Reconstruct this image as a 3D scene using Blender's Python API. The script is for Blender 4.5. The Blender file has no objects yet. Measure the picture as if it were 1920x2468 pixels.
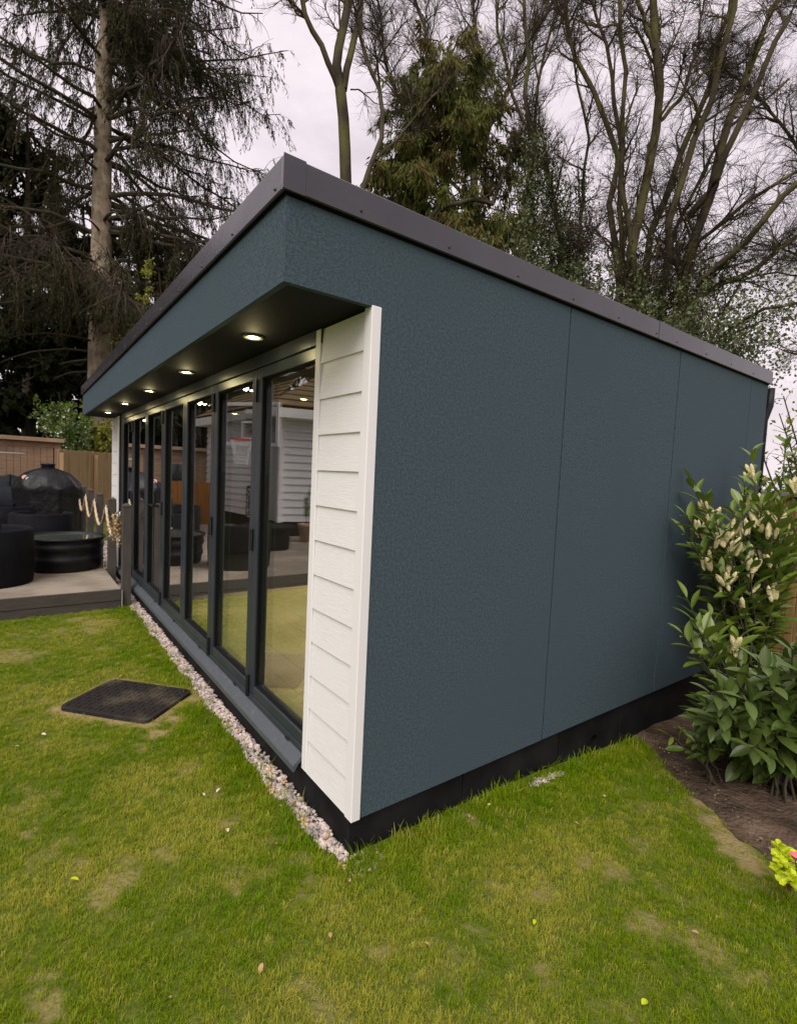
import bpy, math, random
import numpy as np
from mathutils import Vector, Matrix, Euler

rnd = random.Random(7)
rng = np.random.default_rng(11)
SC = bpy.context.scene
COL = SC.collection

# ------------------------------------------------------------------ camera
CAM = np.array([1.5771, -1.0331, 1.5025])
YAW, PITCH, ROLL, FOC = 2.498, -0.0689, 0.0465, 1226.15      # focal length in 1920-wide pixels
cy_, sy_ = math.cos(YAW), math.sin(YAW); cp_, sp_ = math.cos(PITCH), math.sin(PITCH)
FWD = np.array([cy_*cp_, sy_*cp_, sp_]); _r = np.array([sy_, -cy_, 0.]); _u = np.cross(_r, FWD)
cr_, sr_ = math.cos(ROLL), math.sin(ROLL)
RGT = _r*cr_ + _u*sr_; UPV = -_r*sr_ + _u*cr_
cam_d = bpy.data.cameras.new('camera'); cam = bpy.data.objects.new('camera', cam_d); COL.objects.link(cam)
cam_d.sensor_fit = 'HORIZONTAL'; cam_d.sensor_width = 36.0; cam_d.lens = 36.0*FOC/1920.0
cam_d.clip_start = 0.02; cam_d.clip_end = 600
cam.matrix_world = Matrix(((RGT[0], UPV[0], -FWD[0], CAM[0]), (RGT[1], UPV[1], -FWD[1], CAM[1]),
                           (RGT[2], UPV[2], -FWD[2], CAM[2]), (0, 0, 0, 1)))
SC.camera = cam
def ray(x, y): return FWD + RGT*(x-960)/FOC - UPV*(y-1234)/FOC
def at(x, y, d): return CAM + ray(x, y)*d                      # a point of the place seen at x, y and d metres ahead
def onz(x, y, z=0.0):
    d = ray(x, y); return CAM + d*((z-CAM[2])/d[2])
MIRY = 0.035
def mirr(P): return np.array([P[0], 2*MIRY-P[1], P[2]])        # seen in the glass -> where it really stands

# ------------------------------------------------------------------ world, sun, exposure
SUN_EL, SUN_DIR = math.radians(50), Vector((0.55, -0.80, 0)).normalized()
W = bpy.data.worlds.new("World"); SC.world = W; W.use_nodes = True
nt = W.node_tree; nt.nodes.clear()
wo = nt.nodes.new('ShaderNodeOutputWorld'); bg = nt.nodes.new('ShaderNodeBackground'); bg.inputs[1].default_value = 0.1
sky = nt.nodes.new('ShaderNodeTexSky'); sky.sky_type = 'NISHITA'; sky.sun_disc = False
sky.sun_elevation = SUN_EL; sky.sun_rotation = math.atan2(SUN_DIR.x, SUN_DIR.y)
sky.air_density = 1.5; sky.dust_density = 4
tc = nt.nodes.new('ShaderNodeTexCoord'); mp = nt.nodes.new('ShaderNodeMapping'); mp.inputs['Scale'].default_value = (2.2, 2.2, 6.0)
n1 = nt.nodes.new('ShaderNodeTexNoise'); n1.inputs['Scale'].default_value = 1.6; n1.inputs['Detail'].default_value = 7; n1.inputs['Roughness'].default_value = .55
cr = nt.nodes.new('ShaderNodeValToRGB'); e = cr.color_ramp.elements
e[0].position = .32; e[0].color = (3.9, 3.42, 3.66, 1); e[1].position = .68; e[1].color = (5.5, 4.86, 5.10, 1)
mx = nt.nodes.new('ShaderNodeMix'); mx.data_type = 'RGBA'; mx.inputs[0].default_value = .93
L = nt.links.new
L(tc.outputs['Generated'], mp.inputs[0]); L(mp.outputs[0], n1.inputs['Vector']); L(n1.outputs['Fac'], cr.inputs[0])
L(sky.outputs[0], mx.inputs[6]); L(cr.outputs[0], mx.inputs[7]); L(mx.outputs[2], bg.inputs[0]); L(bg.outputs[0], wo.inputs[0])
sd = bpy.data.lights.new('sun', 'SUN'); sd.energy = 1.3; sd.angle = math.radians(50); sd.color = (1, .965, .92)
so = bpy.data.objects.new('sun', sd); COL.objects.link(so); so.location = (0, -4, 12)
to_sun = Vector((SUN_DIR.x*math.cos(SUN_EL), SUN_DIR.y*math.cos(SUN_EL), math.sin(SUN_EL)))
so.rotation_euler = to_sun.to_track_quat('Z', 'Y').to_euler()
SC.view_settings.view_transform = 'Standard'; SC.view_settings.look = 'None'
SC.view_settings.exposure = 1.05; SC.view_settings.gamma = 1.0
SC.view_settings.use_curve_mapping = False
try:
    SC.cycles.max_bounces = 8; SC.cycles.transparent_max_bounces = 24; SC.cycles.caustics_reflective = False; SC.cycles.caustics_refractive = False
    SC.cycles.sample_clamp_indirect = 4
except Exception: pass

# ------------------------------------------------------------------ materials
MATS = {}
def mat(name, col, rough=.7, var=None, vscale=3., stretch=(1, 1, 1), bump=0., bscale=40., bdist=.01, bstretch=(1, 1, 1), spec=.5, metal=0., sub=0.,
        emit=None, var2=None, v2scale=.7, v2range=(.45, .65), coat=0., detail=4, attr=None, vrange=(.35, .65), transl=0.):
    if name in MATS: return MATS[name]
    m = bpy.data.materials.new(name); m.use_nodes = True; t = m.node_tree; N = t.nodes; K = t.links.new
    b = N['Principled BSDF']; b.inputs['Base Color'].default_value = (*col, 1); b.inputs['Roughness'].default_value = rough
    b.inputs['Specular IOR Level'].default_value = spec if (rough < .7 or spec != .5) else .15; b.inputs['Metallic'].default_value = metal
    if coat: b.inputs['Coat Weight'].default_value = coat; b.inputs['Coat Roughness'].default_value = .15
    g = N.new('ShaderNodeNewGeometry')
    def noise(scale, st, det=detail):
        mp = N.new('ShaderNodeMapping'); mp.inputs['Scale'].default_value = st; K(g.outputs['Position'], mp.inputs[0])
        n = N.new('ShaderNodeTexNoise'); n.inputs['Scale'].default_value = scale; n.inputs['Detail'].default_value = det; K(mp.outputs[0], n.inputs['Vector']); return n
    cur = None
    if var:
        n = noise(vscale, stretch); r = N.new('ShaderNodeMapRange'); r.inputs[1].default_value = vrange[0]; r.inputs[2].default_value = vrange[1]; K(n.outputs['Fac'], r.inputs[0])
        x = N.new('ShaderNodeMix'); x.data_type = 'RGBA'; x.inputs[6].default_value = (*col, 1); x.inputs[7].default_value = (*var, 1); K(r.outputs[0], x.inputs[0]); cur = x.outputs[2]
    if var2:
        n = noise(v2scale, (1, 1, 1)); r = N.new('ShaderNodeMapRange'); r.inputs[1].default_value = v2range[0]; r.inputs[2].default_value = v2range[1]; K(n.outputs['Fac'], r.inputs[0])
        x = N.new('ShaderNodeMix'); x.data_type = 'RGBA'; x.inputs[7].default_value = (*var2, 1); K(r.outputs[0], x.inputs[0])
        if cur: K(cur, x.inputs[6])
        else: x.inputs[6].default_value = (*col, 1)
        cur = x.outputs[2]
    if attr:   # attr = (name, type, colour at 1)
        a = N.new('ShaderNodeAttribute'); a.attribute_name = attr[0]; a.attribute_type = attr[1]
        x = N.new('ShaderNodeMix'); x.data_type = 'RGBA'; x.inputs[7].default_value = (*attr[2], 1); K(a.outputs['Fac'], x.inputs[0])
        if cur: K(cur, x.inputs[6])
        else: x.inputs[6].default_value = (*col, 1)
        cur = x.outputs[2]
    if cur: K(cur, b.inputs['Base Color'])
    if bump:
        n = noise(bscale, bstretch, 5); bp = N.new('ShaderNodeBump'); bp.inputs['Strength'].default_value = bump; bp.inputs['Distance'].default_value = bdist
        K(n.outputs['Fac'], bp.inputs['Height']); K(bp.outputs[0], b.inputs['Normal'])
    if emit: b.inputs['Emission Color'].default_value = (*emit[0], 1); b.inputs['Emission Strength'].default_value = emit[1]
    if transl:
        tr = N.new('ShaderNodeBsdfTranslucent'); ms = N.new('ShaderNodeMixShader'); ms.inputs[0].default_value = transl
        if cur: K(cur, tr.inputs[0])
        else: tr.inputs[0].default_value = (*col, 1)
        K(b.outputs[0], ms.inputs[1]); K(tr.outputs[0], ms.inputs[2]); K(ms.outputs[0], N['Material Output'].inputs[0])
    MATS[name] = m; return m

m_render = mat('textured_render', (.044, .070, .086), .92, var=(.076, .104, .122), vscale=95, bump=.7, bscale=240, bdist=.006, bstretch=(1, 1, .6), var2=(.058, .086, .103), v2scale=1.3)
m_fascia = mat('grey_flashing', (.050, .047, .056), .24, var=(.060, .056, .066), vscale=5, spec=.6, metal=.3, bump=.14, bscale=2.6, bdist=.03)
m_white = mat('white_board', (.80, .785, .77), .55, var=(.75, .735, .72), vscale=14, stretch=(1, 1, 8), bump=.35, bscale=16, bdist=.004, bstretch=(1, 1, 14), var2=(.78, .77, .75), v2scale=3)
m_white2 = mat('white_house_board', (.74, .73, .73), .6)
m_trim = mat('white_trim', (.80, .785, .775), .5, bump=.15, bscale=60, bdist=.002)
m_frame = mat('anthracite_frame', (.026, .033, .042), .33, var=(.034, .041, .050), vscale=6, spec=.5)
m_sill = mat('sill_metal', (.080, .090, .102), .38, var=(.12, .13, .14), vscale=26, vrange=(.55, .75), spec=.5)
m_plinth = mat('black_plinth', (.006, .006, .007), .75, var=(.016, .015, .016), vscale=5, bump=.3, bscale=30, bdist=.004)
m_soffit = mat('dark_soffit', (.0045, .005, .005), .7, bump=.1, bscale=60)
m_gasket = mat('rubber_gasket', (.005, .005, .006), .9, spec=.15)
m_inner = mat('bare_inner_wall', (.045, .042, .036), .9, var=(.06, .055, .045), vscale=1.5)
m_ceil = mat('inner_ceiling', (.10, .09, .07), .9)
m_floor = mat('ply_floor', (.52, .42, .22), .55, var=(.44, .34, .17), vscale=4, stretch=(1, 9, 1), var2=(.56, .46, .27), v2scale=1.2, bump=.1, bscale=20)
m_screw = mat('screw_head', (.012, .012, .014), .4)
m_lamp = mat('lamp_lens', (.9, .9, .8), .4, emit=((1.0, .93, .50), 30.))
m_lamp2 = mat('lamp_lens_rim', (.8, .7, .2), .4, emit=((1.0, .78, .06), 1.4))
m_ring = mat('lamp_ring', (.10, .10, .09), .4)
m_hinge = mat('black_hinge', (.01, .01, .012), .35)
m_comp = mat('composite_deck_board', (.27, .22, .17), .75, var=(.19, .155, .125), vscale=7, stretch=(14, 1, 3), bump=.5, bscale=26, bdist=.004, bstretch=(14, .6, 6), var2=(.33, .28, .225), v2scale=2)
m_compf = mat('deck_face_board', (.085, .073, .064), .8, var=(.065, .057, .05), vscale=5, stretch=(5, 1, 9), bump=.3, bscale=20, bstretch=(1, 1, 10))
m_post = mat('post_composite', (.095, .083, .074), .75, var=(.075, .066, .06), vscale=6, stretch=(8, 8, 1), bump=.3, bscale=30, bdist=.003, bstretch=(8, 8, .6))
m_void = mat('painted_deck_shade', (.02, .018, .016), .9)  # near black: the shade under the deck put into the colour
m_rope = mat('pale_rope', (.62, .50, .34), .85, var=(.5, .38, .24), vscale=20, bump=.5, bscale=150)
m_ringm = mat('galvanised_ring', (.6, .6, .6), .3, metal=1.)
m_black = mat('black_plastic', (.005, .005, .006), .5, spec=.3, var=(.014, .014, .016), vscale=4, bump=.1, bscale=20)
m_rattan = mat('black_weave', (.004, .004, .006), .78, bump=.5, bscale=120, bdist=.004, bstretch=(1, 1, 3), var=(.009, .009, .012), vscale=5)
m_cover = mat('black_cover_cloth', (.009, .009, .010), .45, bump=.6, bscale=8, bdist=.04, spec=.35)
m_cover2 = mat('dark_grey_cover_cloth', (.024, .028, .033), .8, bump=.25, bscale=8, bdist=.02)
m_water = mat('still_water', (.06, .075, .06), .03, spec=.8, bump=.03, bscale=6)
m_manhole = mat('cast_cover', (.022, .019, .018), .75, var=(.07, .058, .042), vscale=5, vrange=(.5, .7), bump=.6, bscale=60, bdist=.004)
m_fence = mat('weathered_fence_wood', (.42, .28, .15), .85, var=(.30, .20, .105), vscale=2.5, stretch=(3, 3, .5), bump=.3, bscale=8, bstretch=(8, 8, .7), var2=(.36, .25, .14), v2scale=2)
m_fence2 = mat('orange_fence_wood', (.42, .18, .045), .8, var=(.30, .125, .035), vscale=3, stretch=(5, 5, .7), bump=.3, bscale=8, bstretch=(8, 8, .7))
m_shed = mat('grey_shed_wood', (.36, .245, .155), .85, var=(.27, .18, .115), vscale=3, stretch=(1, 1, 8), bump=.3, bscale=10, bstretch=(1, 1, 8))
m_shedt = mat('shed_trim_wood', (.38, .26, .17), .85, var=(.3, .2, .13), vscale=4)
m_rooft = mat('brown_roof_tile', (.20, .14, .075), .9, var=(.13, .095, .055), vscale=6, bump=.5, bscale=12, bdist=.02)
m_steel = mat('bright_steel', (.7, .7, .7), .3, metal=1.)
m_terra = mat('pale_terracotta', (.42, .27, .19), .8, var=(.5, .36, .28), vscale=9)
m_bark_s = mat('spruce_bark', (.34, .27, .19), .95, var=(.20, .155, .11), vscale=9, stretch=(1, 1, .45), bump=1., bscale=26, bdist=.03, bstretch=(1, 1, .5), var2=(.42, .34, .25), v2scale=3)
m_bark_d = mat('dark_bark', (.055, .045, .034), .95, var=(.085, .072, .045), vscale=4, bump=.6, bscale=20, bdist=.02)
m_bark_m = mat('mossy_bark', (.080, .064, .036), .95, var=(.038, .031, .022), vscale=3, stretch=(1, 1, .3), bump=.6, bscale=20, bdist=.02, var2=(.10, .095, .035), v2scale=1.1)
m_twig = mat('thin_twig', (.042, .029, .022), .9)
m_needle = mat('spruce_needle', (.030, .040, .012), .8, var=(.060, .052, .022), vscale=1.1, transl=.15, var2=(.05, .055, .018), v2scale=.6, v2range=(.5, .7))
m_needle2 = mat('dark_conifer_foliage', (.009, .013, .005), .9, var=(.024, .028, .009), vscale=.9, transl=.1)
m_olive = mat('olive_conifer_foliage', (.14, .155, .032), .8, var=(.066, .080, .020), vscale=1.3, transl=.25, var2=(.15, .11, .04), v2scale=.8)
m_ivy = mat('ivy_leaf', (.075, .10, .035), .45, var=(.15, .17, .06), vscale=2.5, transl=.2, spec=.5)
m_bush = mat('fresh_green_leaf', (.11, .20, .035), .5, var=(.19, .28, .05), vscale=3, transl=.3)
m_yel = mat('yellow_green_leaf', (.38, .36, .05), .5, var=(.22, .26, .05), vscale=3, transl=.3)
m_petal = mat('white_blossom', (.72, .70, .62), .7)
m_leaf = mat('laurel_leaf', (.085, .150, .018), .34, var=(.17, .23, .03), vscale=4, transl=.18, spec=.6)
m_leafd = mat('old_laurel_leaf', (.060, .095, .016), .40, var=(.09, .14, .025), vscale=6, transl=.1, spec=.6)
m_spike = mat('cream_flower', (.60, .50, .22), .8, var=(.74, .68, .42), vscale=60, bump=1., bscale=140, bdist=.006)
m_lime = mat('lime_leaf', (.70, .78, .02), .5, var=(.52, .64, .02), vscale=20, transl=.3)
m_pink = mat('pink_petal', (.6, .08, .14), .6, var=(.7, .2, .2), vscale=30)
m_stem = mat('laurel_stem', (.055, .045, .028), .8, var=(.08, .075, .045), vscale=10)
m_soil = mat('bare_soil', (.105, .070, .046), .95, var=(.16, .11, .075), vscale=14, bump=1., bscale=40, bdist=.03, var2=(.055, .037, .026), v2scale=4)
m_ground = mat('ground_earth', (.075, .115, .008), .95, var=(.12, .135, .02), vscale=16, bump=.8, bscale=60, bdist=.02, attr=('bare', 'GEOMETRY', (.34, .25, .12)))
m_pebble = mat('pink_grey_pebble', (.66, .55, .49), .7, var=(.36, .30, .29), vscale=22, vrange=(.42, .60), var2=(.66, .42, .22), v2scale=16, v2range=(.60, .66), bump=.2, bscale=80)
m_deadleaf = mat('dry_leaf', (.42, .28, .14), .8)

def glass_mat(name, boost, tint):
    m = bpy.data.materials.new(name); m.use_nodes = True; t = m.node_tree; N = t.nodes; K = t.links.new; N.remove(N['Principled BSDF'])
    tr = N.new('ShaderNodeBsdfTransparent'); tr.inputs[0].default_value = (*tint, 1); gl = N.new('ShaderNodeBsdfGlossy'); gl.inputs['Roughness'].default_value = .0
    gl.inputs[0].default_value = (1, 1, 1, 1)
    # Schlick term that holds for both faces of the pane
    ge = N.new('ShaderNodeNewGeometry'); dt = N.new('ShaderNodeVectorMath'); dt.operation = 'DOT_PRODUCT'; K(ge.outputs['Normal'], dt.inputs[0]); K(ge.outputs['Incoming'], dt.inputs[1])
    def mth(op, a, b):
        q = N.new('ShaderNodeMath'); q.operation = op
        for i_, v_ in enumerate((a, b)):
            if v_ is None: continue
            if isinstance(v_, (int, float)): q.inputs[i_].default_value = v_
            else: K(v_, q.inputs[i_])
        return q.outputs[0]
    sch = mth('MULTIPLY_ADD', mth('POWER', mth('SUBTRACT', 1.0, mth('ABSOLUTE', dt.outputs['Value'], None)), 5.0), .96); sch.node.inputs[2].default_value = .04
    mu = N.new('ShaderNodeMath'); mu.operation = 'MULTIPLY'; mu.inputs[1].default_value = boost; mu.use_clamp = True
    ms = N.new('ShaderNodeMixShader'); K(sch, mu.inputs[0]); K(mu.outputs[0], ms.inputs[0]); K(tr.outputs[0], ms.inputs[1]); K(gl.outputs[0], ms.inputs[2])
    K(ms.outputs[0], N['Material Output'].inputs[0]); return m
m_glass = glass_mat('double_glazing', 2.5, (.93, .95, .93))

# ------------------------------------------------------------------ mesh helpers
class Geo:
    def __init__(s): s.V = []; s.F = {3: [], 4: []}; s.P = []; s.n = 0
    def add(s, V, F):
        V = np.asarray(V, float).reshape(-1, 3); F = np.asarray(F, int); s.V.append(V); s.F[F.shape[1]].append(F+s.n); s.n += len(V); return s
    def poly(s, V, faces):
        V = np.asarray(V, float).reshape(-1, 3); s.V.append(V)
        for f in faces:
            if len(f) in (3, 4): s.F[len(f)].append(np.array([f])+s.n)
            else: s.P.append([i+s.n for i in f])
        s.n += len(V); return s
    def box(s, a, b):
        x0, y0, z0 = [min(p, q) for p, q in zip(a, b)]; x1, y1, z1 = [max(p, q) for p, q in zip(a, b)]
        return s.add([(x0, y0, z0), (x1, y0, z0), (x1, y1, z0), (x0, y1, z0), (x0, y0, z1), (x1, y0, z1), (x1, y1, z1), (x0, y1, z1)],
                     [(0, 3, 2, 1), (4, 5, 6, 7), (0, 1, 5, 4), (1, 2, 6, 5), (2, 3, 7, 6), (3, 0, 4, 7)])
    def bevbox(s, a, b, c=.004):
        bm = __import__('bmesh').new()
        x0, y0, z0 = [min(p, q) for p, q in zip(a, b)]; x1, y1, z1 = [max(p, q) for p, q in zip(a, b)]
        import bmesh
        vs = [bm.verts.new(p) for p in [(x0, y0, z0), (x1, y0, z0), (x1, y1, z0), (x0, y1, z0), (x0, y0, z1), (x1, y0, z1), (x1, y1, z1), (x0, y1, z1)]]
        for f in [(0, 3, 2, 1), (4, 5, 6, 7), (0, 1, 5, 4), (1, 2, 6, 5), (2, 3, 7, 6), (3, 0, 4, 7)]: bm.faces.new([vs[i] for i in f])
        bmesh.ops.bevel(bm, geom=list(bm.edges), offset=c, segments=1, affect='EDGES')
        bm.verts.index_update(); s.poly([v.co[:] for v in bm.verts], [[v.index for v in f.verts] for f in bm.faces]); bm.free(); return s
    def tube(s, pts, rad, k=8, cap=True):
        pts = np.asarray(pts, float); rad = np.broadcast_to(np.asarray(rad, float), (len(pts),))
        tubes(s, pts[None], rad[None], k)
        if cap:
            base = s.n-len(pts)*k
            s.P.append([base+i for i in range(k)][::-1]); s.P.append([s.n-k+i for i in range(k)])
        return s
    def lathe(s, c, prof, k=32, a0=0., a1=2*math.pi, close=True):
        full = abs(a1-a0-2*math.pi) < 1e-6; kk = k if full else k+1
        A = a0+(a1-a0)*np.arange(kk)/k; V = [(c[0]+r*math.cos(a), c[1]+r*math.sin(a), c[2]+z) for r, z in prof for a in A]; F = []
        for i in range(len(prof)-1):
            for j in range(k):
                j2 = (j+1) % kk if full else j+1
                F.append((i*kk+j, i*kk+j2, (i+1)*kk+j2, (i+1)*kk+j))
        s.add(V, F); return s
    def build(s, name, m, parent=None, smooth=False, link=True, **props):
        V = np.concatenate(s.V) if s.V else np.zeros((0, 3)); me = bpy.data.meshes.new(name)
        polys = []; tot = []
        for k in (3, 4):
            if s.F[k]:
                a = np.concatenate(s.F[k]); polys.append(a.ravel()); tot.append(np.full(len(a), k))
        for p in s.P: polys.append(np.array(p)); tot.append(np.array([len(p)]))
        me.vertices.add(len(V)); me.vertices.foreach_set('co', V.ravel())
        if polys:
            li = np.concatenate(polys); lt = np.concatenate(tot); ls = np.concatenate([[0], np.cumsum(lt)[:-1]])
            me.loops.add(len(li)); me.loops.foreach_set('vertex_index', li.astype(np.int32))
            me.polygons.add(len(lt)); me.polygons.foreach_set('loop_start', ls.astype(np.int32)); me.polygons.foreach_set('loop_total', lt.astype(np.int32))
            me.polygons.foreach_set('use_smooth', np.full(len(lt), smooth))
        me.update(calc_edges=True); me.validate()
        if m: me.materials.append(m)
        o = bpy.data.objects.new(name, me)
        if link: COL.objects.link(o)
        if parent: o.parent = parent
        for k, v in props.items(): o[k] = v
        return o
def tubes(g, P, R, k=3):
    """P (N,M,3) polylines, R (N,M) radii"""
    N, M, _ = P.shape
    T = np.gradient(P, axis=1); T /= np.linalg.norm(T, axis=2, keepdims=True)+1e-12
    ref = np.where(np.abs(T[..., 2:3]) > .9, np.array([1., 0, 0]), np.array([0, 0, 1.]))
    A = np.cross(T, ref); A /= np.linalg.norm(A, axis=2, keepdims=True)+1e-12; B = np.cross(T, A)
    th = np.arange(k)*2*np.pi/k
    V = P[:, :, None, :]+R[:, :, None, None]*(A[:, :, None, :]*np.cos(th)[None, None, :, None]+B[:, :, None, :]*np.sin(th)[None, None, :, None])
    idx = np.arange(N*M*k).reshape(N, M, k); j2 = (np.arange(k)+1) % k
    F = np.stack([idx[:, :-1, :], idx[:, :-1][:, :, j2], idx[:, 1:][:, :, j2], idx[:, 1:, :]], -1).reshape(-1, 4)
    g.add(V.reshape(-1, 3), F)
def grow(P, R, n, ln, r0, ang=(.5, 1.0), bias=(0, 0, 0), tr=(.2, 1.), segs=5, wig=.15, droop=0., rend=.3, rng=rng, fall=.5):
    N, M, _ = P.shape
    w = np.linalg.norm(P[:, -1]-P[:, 0], axis=1); w = w/w.sum(); pi = rng.choice(N, n, p=w); t = rng.uniform(tr[0], tr[1], n)*(M-1); i = np.minimum(t.astype(int), M-2); f = (t-i)[:, None]
    pos = P[pi, i]*(1-f)+P[pi, i+1]*f; tan = P[pi, i+1]-P[pi, i]; tan /= np.linalg.norm(tan, axis=1, keepdims=True)+1e-9
    pr = R[pi, i]*(1-f[:, 0])+R[pi, i+1]*f[:, 0]
    q = rng.normal(size=(n, 3)); q -= (q*tan).sum(1, keepdims=True)*tan; q /= np.linalg.norm(q, axis=1, keepdims=True)+1e-9
    a = rng.uniform(*ang, n)[:, None]; d = tan*np.cos(a)+q*np.sin(a)+np.array(bias); d /= np.linalg.norm(d, axis=1, keepdims=True)
    Ls = rng.uniform(*ln, n)*(1-fall*t/(M-1)); out = np.zeros((n, segs+1, 3)); out[:, 0] = pos
    for s in range(segs):
        d = d+rng.normal(size=(n, 3))*wig+np.array([0, 0, droop]); d /= np.linalg.norm(d, axis=1, keepdims=True)
        out[:, s+1] = out[:, s]+d*(Ls/segs)[:, None]
    rr = np.minimum(pr*.75, r0)[:, None]*np.linspace(1, rend, segs+1)[None]
    return out, rr
def sample(P, n, rng=rng, tr=(0., 1.)):
    N, M, _ = P.shape; pi = rng.integers(0, N, n); t = rng.uniform(tr[0], tr[1], n)*(M-1); i = np.minimum(t.astype(int), M-2); f = (t-i)[:, None]
    tan = P[pi, i+1]-P[pi, i]; tan /= np.linalg.norm(tan, axis=1, keepdims=True)+1e-9
    return P[pi, i]*(1-f)+P[pi, i+1]*f, tan
def cards(g, pos, d, ln, wd, rng=rng):
    """small leaf-shaped rhombi"""
    n = len(pos); d = d/(np.linalg.norm(d, axis=1, keepdims=True)+1e-9)
    q = rng.normal(size=(n, 3)); q -= (q*d).sum(1, keepdims=True)*d; q /= np.linalg.norm(q, axis=1, keepdims=True)+1e-9
    ln = np.broadcast_to(ln, (n,))[:, None]; wd = np.broadcast_to(wd, (n,))[:, None]
    V = np.stack([pos, pos+d*ln*.45+q*wd*.5, pos+d*ln, pos+d*ln*.45-q*wd*.5], 1)
    g.add(V.reshape(-1, 3), np.arange(4*n).reshape(n, 4))
def poly_resample(pts, n):
    pts = np.asarray(pts, float); d = np.concatenate([[0], np.cumsum(np.linalg.norm(np.diff(pts, axis=0), axis=1))]); t = np.linspace(0, d[-1], n)
    return np.stack([np.interp(t, d, pts[:, i]) for i in range(3)], 1)
def empty(name, loc=(0, 0, 0), **p):
    o = bpy.data.objects.new(name, None); COL.objects.link(o); o.location = loc; o.empty_display_size = .2
    for k, v in p.items(): o[k] = v
    return o
def tag(o, label, category, group=None):
    o['label'] = label; o['category'] = category
    if group: o['group'] = group
    return o
def dup(o, parent=None, loc=None, rot=None, scale=None):
    c = o.copy(); COL.objects.link(c); c.parent = parent
    if loc is not None: c.location = loc
    if rot is not None: c.rotation_euler = rot
    if scale is not None: c.scale = scale
    return c
def copy_tree(o, parent=None):
    c = o.copy(); COL.objects.link(c); c.parent = parent
    for ch in list(o.children): copy_tree(ch, c)
    return c
def vnoise(x, y, sc, seed):
    r = np.random.default_rng(seed); G = r.random((64, 64)); u = x*sc+100; v = y*sc+100; i = np.floor(u).astype(int); j = np.floor(v).astype(int)
    fu = u-i; fv = v-j; fu = fu*fu*(3-2*fu); fv = fv*fv*(3-2*fv); g = lambda a, b: G[a % 64, b % 64]
    return (g(i, j)*(1-fu)+g(i+1, j)*fu)*(1-fv)+(g(i, j+1)*(1-fu)+g(i+1, j+1)*fu)*fv
def sstep(a, b, x): t = np.clip((x-a)/(b-a), 0, 1); return t*t*(3-2*t)

# ------------------------------------------------------------------ ground
def hgt(x, y): return -.18*sstep(.5, 3.3, y)+.012*(vnoise(x, y, 1.3, 3)-.5)*sstep(.15, .5, np.maximum(np.abs(y)-0.0, 0)+np.maximum(x, 0))
DS = 1920/1699.
BARE = []   # (x, y, radius along, radius across, angle, amount)
for px, py, w in [(215, 1328, .17), (195, 1345, .12), (165, 1320, .10), (400, 1638, .065), (478, 1757, .055), (545, 1862, .045), (1000, 1742, .06), (1150, 1905, .07), (1005, 1985, .035),
                  (1375, 1962, .075), (1500, 2010, .08), (95, 2150, .06), (90, 2080, .03), (330, 1690, .045), (505, 1888, .05), (60, 1780, .05), (1240, 1830, .07), (1310, 1850, .07), (820, 2030, .04),
                  (640, 2110, .03), (230, 1900, .07), (560, 1460, .04), (1150, 2080, .05), (1600, 2080, .06), (20, 1400, .2), (350, 1820, .05), (1060, 1900, .04)]:
    p = onz(px*DS, py*DS); BARE.append((p[0], p[1], w*1.15, w*.8, rnd.random()*3, .55))
for px, py, w in [(412, 1492, .07), (375, 1535, .06), (335, 1562, .06), (125, 1512, .05), (330, 1470, .04)]:
    p = onz(px*DS, py*DS); BARE.append((p[0], p[1], w*1.2, w, .4, .95))
for px, py, w in [(1500, 1705, .06), (1530, 1750, .08), (1555, 1790, .08), (1580, 1830, .08), (1600, 1860, .06)]:
    p = onz(px*DS, py*DS, -.05); BARE.append((p[0], p[1], w*1.2, w, .8, .9))
MHC = np.array([[-1.984, -.812], [-2.342, -.541], [-1.862, -.114], [-1.542, -.427]]); MH = MHC.mean(0)
MU = (MHC[2]-MHC[1]); MU /= np.linalg.norm(MU); MV = np.array([-MU[1], MU[0]]); MHL, MHW = .31, .225   # half sizes
BED = [np.array(onz(px*DS, py*DS, -.09)[:2]) for px, py in [(1350, 1565), (1388, 1600), (1440, 1665), (1510, 1735), (1570, 1800), (1640, 1860), (1700, 1905), (1790, 1945)]]
def barefn(x, y):
    b = np.zeros_like(x); wx = x+.05*(vnoise(x, y, 18, 5)-.5)+.03*(vnoise(x, y, 45, 6)-.5); wy = y+.05*(vnoise(x, y, 18, 7)-.5)+.03*(vnoise(x, y, 45, 8)-.5)
    for bx, by, ra, rb, an, am in BARE:
        u = (wx-bx)*math.cos(an)+(wy-by)*math.sin(an); v = -(wx-bx)*math.sin(an)+(wy-by)*math.cos(an)
        d = np.sqrt((u/ra)**2+(v/rb)**2); b = np.maximum(b, am*(1-sstep(.55, 1.25, d)))
    u = np.abs((wx-MH[0])*MU[0]+(wy-MH[1])*MU[1])-MHL; v = np.abs((wx-MH[0])*MV[0]+(wy-MH[1])*MV[1])-MHW
    d = np.maximum(u, v); b = np.maximum(b, .9*(1-sstep(.01, .085, d)))
    n = vnoise(x, y, 5.5, 21)*.6+vnoise(x, y, 14, 22)*.4
    return np.clip(np.maximum(b, .35*sstep(.66, .82, n)), 0, 1)
def inbed(x, y):
    xs = np.array([p[0] for p in BED]); ys = np.array([p[1] for p in BED])
    o = np.argsort(xs); lim = np.interp(x, xs[o], ys[o], left=2.1, right=ys[o][-1])
    return np.where(x > -.2, y-lim, -1)
def axis(a, b, st, far):
    core = np.arange(a, b+1e-6, st); g = st*1.6; up = [b]; dn = [a]
    while up[-1] < far: up.append(up[-1]+g); dn.append(dn[-1]-g); g *= 1.5
    return np.concatenate([dn[::-1][:-1], core, up[1:]])
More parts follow.
